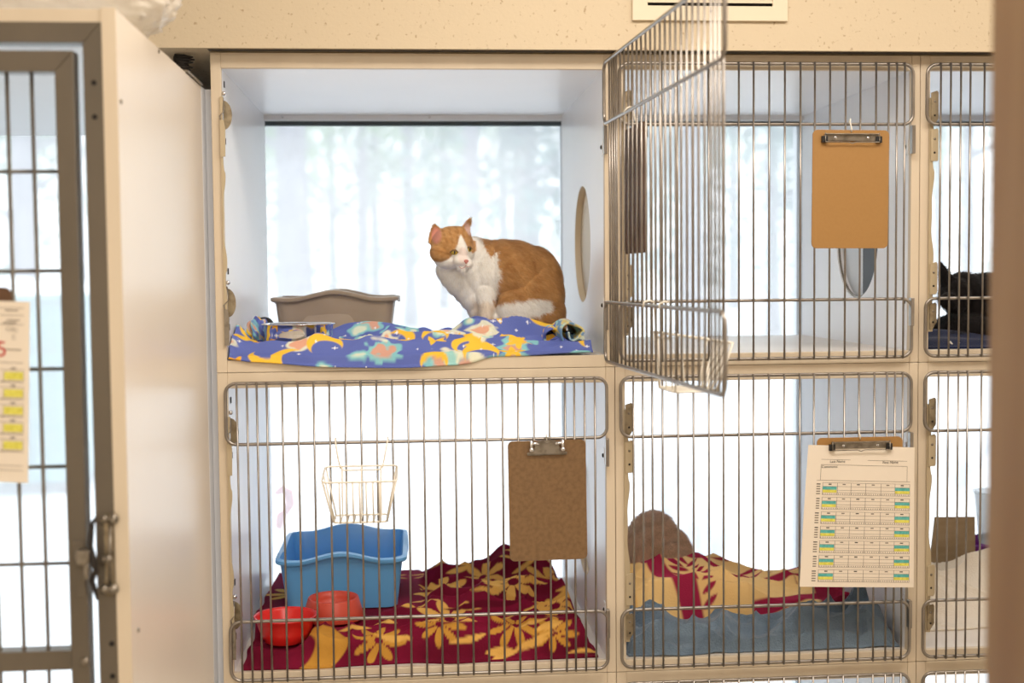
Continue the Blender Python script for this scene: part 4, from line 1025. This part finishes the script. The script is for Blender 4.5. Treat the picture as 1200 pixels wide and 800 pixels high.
# ------------------------------------------------------------------ wire baskets
def basket(F, cx, z2, label, name='wire_basket'):
    # cx = centre x, z2 = height of the door bar it hooks on; built outside the door at y < -.02
    yb, yf = -.024, -.125; W = .070; w_ = .050; zr = z2-.045; zf_ = z2-.060; zb_ = z2-.140
    t = thing(name, F((cx, yf, zb_)), label, 'basket')
    def rloop(W, y0, y1, z0, z1, r=.012, n=5):
        out = []
        for sx, yy, zz, a0 in ((1, y1, z1, 0), (-1, y1, z1, 90), (-1, y0, z0, 180), (1, y0, z0, 270)):
            s_y = 1 if yy == y1 else -1
            for k in range(n+1):
                a = math.radians(a0+90*k/n); yv = (yy-s_y*r)+r*math.sin(a); f_ = (yv-y0)/(y1-y0)
                out.append((cx+sx*(W-r)+r*math.cos(a), yv, z0+(z1-z0)*f_))
        return out
    fr = MB().tube(rloop(W, yf, yb, zf_, zr), .0019, 8, closed=True)
    fr.xform(F).build('rim', M['wirewhite'], t, smooth=True)
    fr = MB().tube(rloop(w_, yf+.022, yb-.004, zb_, zb_, .010), .0019, 8, closed=True)
    bo = fr.xform(F).build('bottom_loop', M['wirewhite'], t, smooth=True)
    fr = MB()
    for s_ in (-1, 1):
        fr.tube([(cx+s_*W*.98, yf+.004, zf_), (cx+s_*w_, yf+.024, zb_)], .002, 8); fr.tube([(cx+s_*W*.98, yb-.002, zr), (cx+s_*w_, yb-.006, zb_)], .0016, 8)
        fr.tube([(cx+s_*W, (yf+yb)/2, (zf_+zr)/2), (cx+s_*w_, (yf+yb)/2, zb_)], .0016, 8)
    for k in range(7):
        x = cx-.0375+k*.0125
        fr.tube([(x*1.0, yf, zf_), (x, yf+.021, zb_-.001), (x, yb-.005, zb_-.001)]+([(x, yb, zr)] if k in (0, 3, 6) else []), .0017, 8)
    fr.xform(F).build('wires', M['wirewhite'], t, smooth=True)
    hk = MB()
    hk.tube([(cx-.050, -.003, z2-.003), (cx-.050, -.004, z2+.006), (cx-.050, -.013, z2+.009), (cx-.050, -.022, z2+.006), (cx-.045, -.023, z2-.030), (cx-.040, -.023, z2-.050), (cx-.034, -.023, z2-.053), (cx+.034, -.023, z2-.053), (cx+.040, -.023, z2-.050), (cx+.045, -.023, z2-.030), (cx+.052, -.022, z2+.006), (cx+.052, -.013, z2+.009), (cx+.052, -.004, z2+.006), (cx+.052, -.003, z2-.003)], .0017, 8)
    hk.xform(F).build('hook_wire', M['wirewhite'], t, smooth=True)
    return t
def proj(p):
    d = np.array([float(v) for v in p])-CAM; z = d@_f; return 600+FPX*(d@RT)/z, 400-FPX*(d@UP)/z
BU = min([k*.005 for k in range(20, 140)], key=lambda u: abs(proj(FN((doorR[0]-u, -.075, Z3-.05)))[0]-812))
basket(lambda v: v, float(at(422.5, 560, -.07)[0]), -H+Z2, 'white wire basket hooked on the lower left cage door')
basket(FN, doorR[0]-BU, Z3, 'white wire basket hooked low on the open wire door')
# ------------------------------------------------------------------ clear plastic bag on top of the run
vs = []; fs = []; nx, ny = 90, 60
bagc = Vector((float(at(22, 0, -.5)[0]), -.47, zT+.055))
nb = (130, 70)
for i in range(nb[1]+1):
    ph = math.pi*i/nb[1]
    for k in range(nb[0]):
        th = 2*math.pi*k/nb[0]; d = Vector((math.sin(ph)*math.cos(th), math.sin(ph)*math.sin(th), math.cos(ph)))
        q = 1+.10*noise.noise(d*2.2)+.08*abs(noise.noise(d*6))+.05*abs(noise.noise(d*14))
        xx = bagc.x+d.x*.215*q; zz = bagc.z+d.z*.085*q
        zmin = zT+.0025 if xx < pX1+.004 else zT+.004+.10*(xx-pX1)
        vs.append((xx, bagc.y+d.y*.15*q, max(zz, zmin+.003*abs(noise.noise(d*20)))))
for i in range(nb[1]):
    for k in range(nb[0]): fs.append((i*nb[0]+k, (i+1)*nb[0]+k, (i+1)*nb[0]+(k+1) % nb[0], i*nb[0]+(k+1) % nb[0]))
tag(MB().add(vs, fs).build('plastic_bag', M['bag'], None, smooth=True), 'clear crumpled plastic bag lying on top of the run cage', 'bag')
# ------------------------------------------------------------------ cats
def remeshed(name, parts, voxel, smooth_it, m, parent):
    mb = MB()
    for p in parts: p(mb)
    me = bpy.data.meshes.new(name); me.from_pydata(mb.v, [], mb.f)
    b = bmesh.new(); b.from_mesh(me); bmesh.ops.recalc_face_normals(b, faces=b.faces); b.to_mesh(me); b.free()
    o = bpy.data.objects.new(name, me); sc.collection.objects.link(o)
    r = o.modifiers.new('r', 'REMESH'); r.mode = 'VOXEL'; r.voxel_size = voxel
    s = o.modifiers.new('s', 'SMOOTH'); s.factor = .6; s.iterations = smooth_it
    dg = bpy.context.evaluated_depsgraph_get(); me2 = bpy.data.meshes.new_from_object(o.evaluated_get(dg)); me2.name = name
    bpy.data.objects.remove(o); me2.materials.clear(); me2.materials.append(m)
    for p in me2.polygons: p.use_smooth = True
    q = bpy.data.objects.new(name, me2); link(q, parent); return q
def paint(o, fn):
    me = o.data; n = len(me.vertices); A = np.empty(n*3, 'f'); me.vertices.foreach_get('co', A); A = A.reshape(-1, 3)
    N = np.empty(n*3, 'f'); me.vertices.foreach_get('normal', N); N = N.reshape(-1, 3)
    C = fn(A, N); ca = me.color_attributes.new('col', 'FLOAT_COLOR', 'POINT'); rgba = np.ones((n, 4), 'f'); rgba[:, :3] = C; ca.data.foreach_set('color', rgba.ravel())
    return A, N, C
def fur(name, o, A, N, C, count, length, width, comb, m, parent, mask=None, seed=1, lift=.35, jit=.35):
    r = np.random.default_rng(seed); tri = []
    me = o.data; me.calc_loop_triangles(); T = np.array([t.vertices[:] for t in me.loop_triangles])
    P = A[T]; ar = np.linalg.norm(np.cross(P[:, 1]-P[:, 0], P[:, 2]-P[:, 0]), axis=1)
    w_ = ar.copy()
    if mask is not None: w_ = w_*mask(P.mean(1))
    ti = r.choice(len(T), count, p=w_/w_.sum()); b = r.random((count, 2)); fl = b.sum(1) > 1; b[fl] = 1-b[fl]
    bc = np.stack([1-b.sum(1), b[:, 0], b[:, 1]], 1)[..., None]
    p = (A[T[ti]]*bc).sum(1); nn = (N[T[ti]]*bc).sum(1); nn /= np.linalg.norm(nn, axis=1)[:, None]+1e-9; c = (C[T[ti]]*bc).sum(1)
    cv = comb(p) + jit*r.normal(size=(count, 3)); cv -= nn*(cv*nn).sum(1)[:, None]; cv /= np.linalg.norm(cv, axis=1)[:, None]+1e-9
    L = (length(p) if callable(length) else np.full(count, length))*r.uniform(.6, 1.25, count); d1 = (cv+nn*lift); d1 /= np.linalg.norm(d1, axis=1)[:, None]
    d2 = cv+nn*lift*.3; d2 /= np.linalg.norm(d2, axis=1)[:, None]
    side = np.cross(nn, cv)*width; p0 = p-nn*.0006; p1 = p0+d1*(L*.5)[:, None]; p2_ = p1+d2*(L*.5)[:, None]
    V = np.stack([p0-side, p0+side, p1+side*.8, p1-side*.8, p2_], 1).reshape(-1, 3)
    base = np.arange(count)*5
    me3 = bpy.data.meshes.new(name)
    me3.vertices.add(len(V)); me3.vertices.foreach_set('co', V.astype('f').ravel())
    loops = np.stack([base, base+1, base+2, base+3, base+3, base+2, base+4], 1).ravel(); me3.loops.add(len(loops)); me3.loops.foreach_set('vertex_index', loops.astype('i'))
    st = np.empty(count*2, 'i'); st[0::2] = np.arange(count)*7; st[1::2] = np.arange(count)*7+4
    me3.polygons.add(count*2); me3.polygons.foreach_set('loop_start', st)
    me3.update(calc_edges=True); me3.validate()
    cc = c*(1+r.normal(0, .10, count))[:, None]; cc = np.clip(np.repeat(cc, 5, 0), 0, 1)
    ca = me3.color_attributes.new('col', 'FLOAT_COLOR', 'POINT'); rgba = np.ones((len(V), 4), 'f'); rgba[:, :3] = cc; ca.data.foreach_set('color', rgba.ravel())
    me3.materials.append(m); q = bpy.data.objects.new(name, me3); link(q, parent); q['kind'] = 'stuff'; return q
CY = .36; CS = 1/ppm(CY)
def W(px, py, d=0): p = at(px, py, CY+d); return Vector([float(v) for v in p])
def E(px, py, rx, rz, d, rd, rot=0):
    c = W(px, py, d); Mx = Matrix.Rotation(math.radians(rot), 3, 'Y')      # +rot turns the top towards +x
    return lambda mb: mb.ell(c, (rx*CS, rd*CS, rz*CS), 28, 18, Mx)
def T_(pts, rs): 
    P = [W(*p) for p in pts]; R_ = [r*CS for r in rs]
    def f(mb):
        mb.tube(P, R_, 14); mb.ell(P[0], (R_[0],)*3, 14, 8); mb.ell(P[-1], (R_[-1],)*3, 14, 8)
    return f
def ear(base, tip, wdir, r0, thick, inner):
    # hollow cupped ear: front opening faces `inner`
    B = W(*base); Tp = W(*tip); ax = (Tp-B); h = ax.length; ax.normalize(); wd = Vector(wdir).normalized(); wd = (wd-ax*wd.dot(ax)).normalized(); nn = ax.cross(wd)
    if nn.dot(Vector(inner)) < 0: nn = -nn
    def f(mb):
        vs = []; fs = []; m = 12; n = 10
        for lay in (0, 1):
            for i in range(n+1):
                t = i/n; rr = r0*CS*(1-t**1.7)**.8+.0008
                for k in range(m+1):
                    a = -1.25+2.5*k/m; off = (thick*CS if lay else 0)
                    vs.append(B+ax*h*t+wd*math.sin(a)*rr-nn*(math.cos(a)*rr*.75-off*-1*0)+(nn*off)*(1 if lay else 0))
        K = (n+1)*(m+1)
        for i in range(n):
            for k in range(m):
                a = i*(m+1)+k; fs.append((a, a+1, a+m+2, a+m+1)); fs.append((K+a, K+a+m+1, K+a+m+2, K+a+1))
        for i in range(n):
            for k in (0, m):
                a = i*(m+1)+k; fs.append((a, a+m+1, K+a+m+1, K+a))
        for k in range(m): fs.append((k, K+k, K+k+1, k+1)); a = n*(m+1)+k; fs.append((a, a+1, K+a+1, K+a))
        mb.add(vs, fs)
    return f
c1 = thing('cat', W(605, 393), 'orange and white cat sitting on the blue printed blanket in the open cage', 'cat')
body = [
 E(624, 346, 38, 46, 0, 40), E(604, 322, 46, 40, 0, 38, 25), E(594, 312, 34, 30, 0, 34, 40), E(632, 322, 26, 36, 2*CS, 30, -25), E(640, 366, 23, 27, 0, 34),
 E(572, 318, 26, 38, 0, 30, 20), E(556, 322, 22, 36, -2*CS, 25, -22), E(541, 318, 18, 26, -4*CS, 20, -35), E(553, 297, 22, 20, -3*CS, 22), E(570, 296, 22, 15, 0, 22, 20),
 E(562, 346, 18, 28, 0, 22, -15), E(527, 316, 16, 16, -6*CS, 17), E(533, 322, 18, 18, -5*CS, 18), E(540, 329, 19, 20, -5*CS, 19, -30), E(547, 337, 18, 20, -4*CS, 19, -30), E(554, 346, 17, 19, -4*CS, 18, -25), E(560, 357, 14, 18, -2*CS, 16), E(563, 366, 12, 16, 0, 14), E(600, 372, 46, 20, 0, 32), E(612, 362, 30, 30, -26*CS, 15), E(640, 352, 18, 28, -18*CS, 18),
 # forelegs and paws
 T_([(568, 340, -16*CS), (571, 362, -22*CS), (569, 381, -25*CS)], [13, 9.5, 7.5]), E(562, 387, 12, 6, -28*CS, 8),
 T_([(562, 345, 6*CS), (559, 366, 4*CS), (558, 382, 2*CS)], [12, 8.5, 7]), E(550, 386, 10, 5.5, -4*CS, 7),
 # hind foot and tail wrapped along the flank
 T_([(628, 383, -34*CS), (604, 388, -40*CS), (583, 389, -42*CS)], [9, 7.5, 6]), E(578, 389, 10, 6, -43*CS, 8),
 T_([(654, 378, 2*CS), (652, 388, -24*CS), (632, 392, -42*CS), (610, 393, -50*CS)], [11, 9, 7.5, 5.5]),
]
HD = -30*CS
head = [
 E(530, 287, 24.5, 21.5, HD, 22), E(519, 296, 15, 13, HD-4*CS, 16), E(541, 295, 15, 14, HD-2*CS, 15), E(534, 276, 18, 11, HD-2*CS, 16), E(528, 304, 19, 11, HD, 16),
 E(541, 305, 9.5, 7, HD-18*CS, 9), E(547, 308.5, 7, 6, HD-17*CS, 8), E(543, 296, 6, 9, HD-16*CS, 9, 8), E(540, 288, 7, 8, HD-14*CS, 8), E(542.5, 314, 7, 4.5, HD-14*CS, 8),
 E(536, 290, 10, 6, HD-14*CS, 8),
 ear((513.5, 284, HD-6*CS), (509.0, 262, HD-3*CS), (1, 0, 0), 11.2, 1.7, (-.05, -1, 0)),
 ear((545.5, 276, HD-1*CS), (552.5, 254, HD+2*CS), (.55, .6, 0), 8.6, 1.6, (.65, -.75, 0)),
]
cat = remeshed('body', body+head, .0019, 5, M['fur'], c1)
OR_, OD, OW, CWm, PK = L_((194, 144, 90)), L_((160, 110, 64)), L_((214, 172, 118)), L_((250, 246, 238)), L_((214, 150, 132))
def cat_xy(A):
    # position on the body, measured in cat units: x to the cat's rear, z up (origin between the forepaws)
    o_ = W(560, 390); X = (A[:, 0]-o_.x)/CS; Z = (A[:, 2]-o_.z)/CS; Y = (A[:, 1]-CY)/CS
    return X, Z, Y
def cat_c(A, N):
    X, Z, Y = cat_xy(A); n1 = vnoise(X, Z+Y*.5, .16, 70); n2 = vnoise(X, Z, .05, 71); n3 = vnoise(X*1+Y, Z, .45, 72)
    C = np.ones((len(A), 3))*CWm
    # body orange: behind a ragged line down the shoulder
    line = np.interp(Z, [0, 12, 30, 45, 60, 72, 85, 100, 112], [14, 14, 17, 20, 24, 23, 17, 8, 2])
    body_ = soft(line-X+2.2*n1+1.5*n3, 2.5)
    stripe = np.sin((X*.22+Z*.10)+2.4*vnoise(X, Z, .045, 75)+Y*.03)
    O = np.ones_like(C)*OR_; O = mixc(O, .65*soft(-(stripe-.05), .8)*(.6+.5*n1), OD); O = mixc(O, .35*(n3 > .2), OW)
    isB = (Y > -26) | (X > 22) | (Z < 60)
    C = mixc(C, body_*isB, 0); C = C+O*(np.clip(body_*isB, 0, 1))[:, None] if False else C*(1-np.clip(body_*isB, 0, 1)[:, None]*0)+O*np.clip(body_*isB, 0, 1)[:, None]
    # white flank patch
    pa = np.maximum(np.abs(Z-27-.10*(X-40)-2.0*n1)-(10.5-.0028*(X-48)**2), np.maximum(14-X, X-83-3*n1)); C = mixc(C, soft(pa-1.5*n3, 2.5)*(Y < 8), CWm*.97)
    # foot, tail and lower edge warm orange
    C = mixc(C, soft(Z-11-.06*X-1.5*n1, 3)*(X > 10), OR_*.92+OW*.08)
    # forelegs cream
    C = mixc(C, soft(np.maximum(np.abs(X-5)-12, Z-38-2*n1), 5)*.45, L_((226, 198, 160)))
    # ---- head
    hc = W(530, 289, HD); U = (A[:, 0]-hc.x)/CS; V = (A[:, 2]-hc.z)/CS; D = (A[:, 1]-hc.y)/CS
    inh = ((U/33)**2+((V-6)/34)**2 < 1) & (D < 12) & (U < 29+.0*V)
    H_ = np.ones_like(C)*OR_; H_ = mixc(H_, .55*(np.sin(U*.9+.25*V+2*n2) > .35)*(V > 3), OD); H_ = mixc(H_, .4*(n3 > .1), OW)
    H_ = mixc(H_, .7*soft(np.abs(V+6+.28*(U+14))-1.3, 1.2)*(U < -3), OD)
    # white mask: blaze, muzzle, chin, cheeks below
    bl = np.abs(U-(10.5-.12*V))-np.interp(V, [-30, -18, -10, -4, 2, 8, 13], [22, 20, 12.5, 7.5, 4.6, 3.2, .5])
    H_ = mixc(H_, soft(bl-.8*n1, 1.6)*(V < 12)*(D < 6), CWm)
    low = V+np.interp(U, [-30, -22, -10, 0, 10, 20, 30], [15, 17.5, 17, 13.5, 12, 10, 4]); H_ = mixc(H_, soft(low-.8*n1, 1.8), CWm)
    # back of the neck to the right of the cheek stays white
    H_ = mixc(H_, soft(27.5-U-.0*V, 2)*(V < 10), CWm)
    H_ = mixc(H_, soft(((U-16)/4.2)**2+((V+17)/3)**2-1, .6)*0, PK)
    H_ = mixc(H_, .5*soft(np.hypot((U-11)/5.5, (V+11)/9)-1, .5)*(D < -14), L_((238, 208, 196)))
    # pink inside the ears
    el = W(511.5, 276, HD-6*CS); d_ = np.hypot((A[:, 0]-el.x)/CS/5.6, (A[:, 2]-el.z)/CS/9.5); H_ = mixc(H_, soft(d_-1, .35)*(N[:, 1] < .15), PK)
    er = W(548.5, 268, HD); d_ = np.hypot((A[:, 0]-er.x+.25*(A[:, 2]-er.z))/CS/3.6, (A[:, 2]-er.z)/CS/8); H_ = mixc(H_, soft(d_-1, .35)*(N[:, 0] > -.1)*(N[:, 1] < .3), PK*.6+CWm*.4)
    m_ = inh.astype(float)[:, None]; C = C*(1-m_)+H_*m_
    return C
A, N, C = paint(cat, cat_c)
hcv = np.array(W(530, 289, HD)); nosev = np.array(W(547, 306, HD-20*CS))
def comb1(p):
    d = np.tile(np.array([.75, 0, -.65]), (len(p), 1)); ih = (np.linalg.norm(p-hcv, axis=1) < 34*CS)
    away = p-nosev; d[ih] = away[ih]/(np.linalg.norm(away[ih], axis=1)[:, None]+1e-9)
    ch_ = (p[:, 0] < W(575, 300).x) & ~ih; d[ch_] = np.array([.15, 0, -1]); return d
facem = lambda c: np.where((np.linalg.norm(c-np.array(W(543, 303, HD-22*CS)), axis=1) < 8*CS) | (np.linalg.norm(c-np.array(W(532, 295.5, HD-17*CS)), axis=1) < 5.5*CS) | (np.linalg.norm(c-np.array(W(550, 291.5, HD-14*CS)), axis=1) < 4.5*CS), .02, 1.0)
fur('fur', cat, A, N, C, 60000, lambda p: np.where(np.linalg.norm(p-hcv, axis=1) < 34*CS, .0055, .0115), .00038, comb1, M['fur'], c1, facem, 3)
# eyes, nose, mouth
def surf(px, py, d0):      # first hit of the body along depth, as seen straight on
    best = None; q = W(px, py, d0); X = A[:, 0]-q.x; Z = A[:, 2]-q.z; k = np.where(np.hypot(X, Z) < .004)[0]
    return float(A[k, 1].min()) if len(k) else q.y
for (px, py, rx, rz, nm, yaw) in ((532.2, 295.6, 4.0, 3.0, 'left', .15), (550.2, 291.8, 2.7, 3.0, 'right', .6)):
    y = surf(px, py, HD-12*CS); c_ = W(px, py, y-CY); c_.y += 1.0*CS
    eo = MB().ell(c_, (rx*CS, 2.6*CS, rz*CS), 20, 12).build('eye', M['amber'], c1, smooth=True)
    MB().ell((c_.x+.5*CS, c_.y-1.9*CS, c_.z), (1.15*CS, 1.0*CS, 2.1*CS), 14, 8).build('pupil', M['black'], eo, smooth=True)
    lid = MB().tube([(c_.x-rx*1.15*CS, c_.y-.6*CS, c_.z-.2*CS), (c_.x-rx*.5*CS, c_.y-2.0*CS, c_.z+rz*.72*CS), (c_.x+rx*.4*CS, c_.y-2.1*CS, c_.z+rz*.8*CS), (c_.x+rx*1.15*CS, c_.y-.6*CS, c_.z-.1*CS)], [.6*CS, 1.1*CS, 1.1*CS, .6*CS], 8)
    lid.build('eyelid', M['dark'] if False else M['hardboard'], eo, smooth=True)
y = surf(546.5, 306, HD-18*CS); c_ = W(546.3, 306, y-CY)
nb_ = MB(); nb_.ell((c_.x, c_.y+.4*CS, c_.z+.3*CS), (2.9*CS, 1.9*CS, 1.7*CS), 16, 10); nb_.ell((c_.x, c_.y+.2*CS, c_.z-1.3*CS), (1.4*CS, 1.5*CS, 1.6*CS), 12, 8); nb_.build('nose', M['nose'], c1, smooth=True)
mo = MB(); pts = []
for px, py in ((538, 312.5), (541, 314.5), (544.5, 313.2), (546, 310.5), (547.5, 312.8), (551, 312.0)):
    yy = surf(px, py, HD-18*CS); pts.append(W(px, py, yy-CY-.0004))
mo.tube(pts, .00055, 6).build('mouth', M['nose'], c1, smooth=True)
wk = MB(); r_ = random.Random(3)
for k in range(12):
    s_ = -1 if k < 7 else 1; b = Vector(W(540 if s_ < 0 else 552, 307+(k % 5)*1.2, HD-24*CS)); e = b+Vector((s_*r_.uniform(.03, .05), -.01, r_.uniform(-.02, .006)))
    wk.tube([b, (b+e)/2+Vector((0, 0, .003)), e], [.0002, .00016, .00006], 4)
wk.build('whiskers', M['whitetowel'], c1)
# tabby cat resting behind the cream blanket
c2y = .50; k2 = 1/ppm(c2y)
def W2(px, py, d=0): return Vector([float(v) for v in at(px, py, c2y+d)])
c2 = thing('cat', W2(775, 700), 'brown tabby cat curled with its back showing above the cream blanket', 'cat')
def E2(px, py, rx, rz, d, rd, rot=0):
    c = W2(px, py, d*k2); Mx = Matrix.Rotation(math.radians(rot), 3, 'Y'); return lambda mb: mb.ell(c, (rx*k2, rd*k2, rz*k2), 28, 18, Mx)
cat2 = remeshed('body', [E2(764, 645, 34, 47, 0, 34, 5), E2(784, 662, 29, 46, -8, 34), E2(748, 668, 20, 40, -10, 28), E2(776, 685, 48, 26, 0, 42), E2(795, 650, 16, 30, -14, 22, -10), E2(744, 640, 10, 20, -16, 14), E2(800, 690, 30, 16, 10, 30), E2(790, 668, 20, 34, -34, 14, -8), E2(752, 652, 12, 26, -32, 12, 8)], .003, 8, M['fur'], c2)
TB, TBD, TBL = L_((222, 186, 156)), L_((156, 116, 90)), L_((230, 198, 168))
def tab_c(A, N):
    o_ = W2(770, 645); X = (A[:, 0]-o_.x)/k2; Z = (A[:, 2]-o_.z)/k2; C = np.ones((len(A), 3))*TB
    s_ = np.sin(np.hypot(X-16, Z+28)*.55+2*vnoise(X, Z, .05, 80)); C = mixc(C, .3*soft(-(s_-.35), .6), TBD); C = mixc(C, .4*(vnoise(X, Z, .3, 81)*.5+.5), TBL); return C
A2, N2, C2 = paint(cat2, tab_c)
fur('fur', cat2, A2, N2, C2, 30000, .017, .0006, lambda p: np.tile(np.array([.3, 0, -.9]), (len(p), 1)), M['fur'], c2, None, 5, .6, .5)
# black cat in the upper right cage
c3y = .20; k3 = 1/ppm(c3y)
def W3(px, py, d=0): return Vector([float(v) for v in at(px, py, c3y+d*k3)])
c3 = thing('cat', W3(1135, 405), 'long-haired black cat lying against the left wall of the upper right cage', 'cat')
def E3(px, py, rx, rz, d, rd, rot=0):
    c = W3(px, py, d); Mx = Matrix.Rotation(math.radians(rot), 3, 'Y'); return lambda mb: mb.ell(c, (rx*k3, rd*k3, rz*k3), 28, 18, Mx)
def ear3(base, tip, r):
    B, Tp = W3(*base), W3(*tip)
    return lambda mb: mb.tube([B, B.lerp(Tp, .5), Tp], [r*k3, r*.6*k3, r*.12*k3], 12)
cat3 = remeshed('body', [E3(1118, 345, 17, 21, -20, 20), E3(1112, 352, 11, 10, -38, 9), ear3((1110, 330, -20), (1101, 305, -18), 9), E3(1128, 340, 22, 22, 0, 22), E3(1155, 358, 46, 40, 16, 42), E3(1195, 368, 40, 34, 20, 40), E3(1135, 385, 44, 20, 0, 38), E3(1120, 396, 20, 8, -32, 12)], .003, 6, M['fur'], c3)
A3, N3, C3 = paint(cat3, lambda A, N: np.ones((len(A), 3))*L_((26, 22, 22)))
fur('fur', cat3, A3, N3, C3, 22000, .016, .0005, lambda p: np.tile(np.array([.5, 0, -.8]), (len(p), 1)), M['fur'], c3, None, 6)
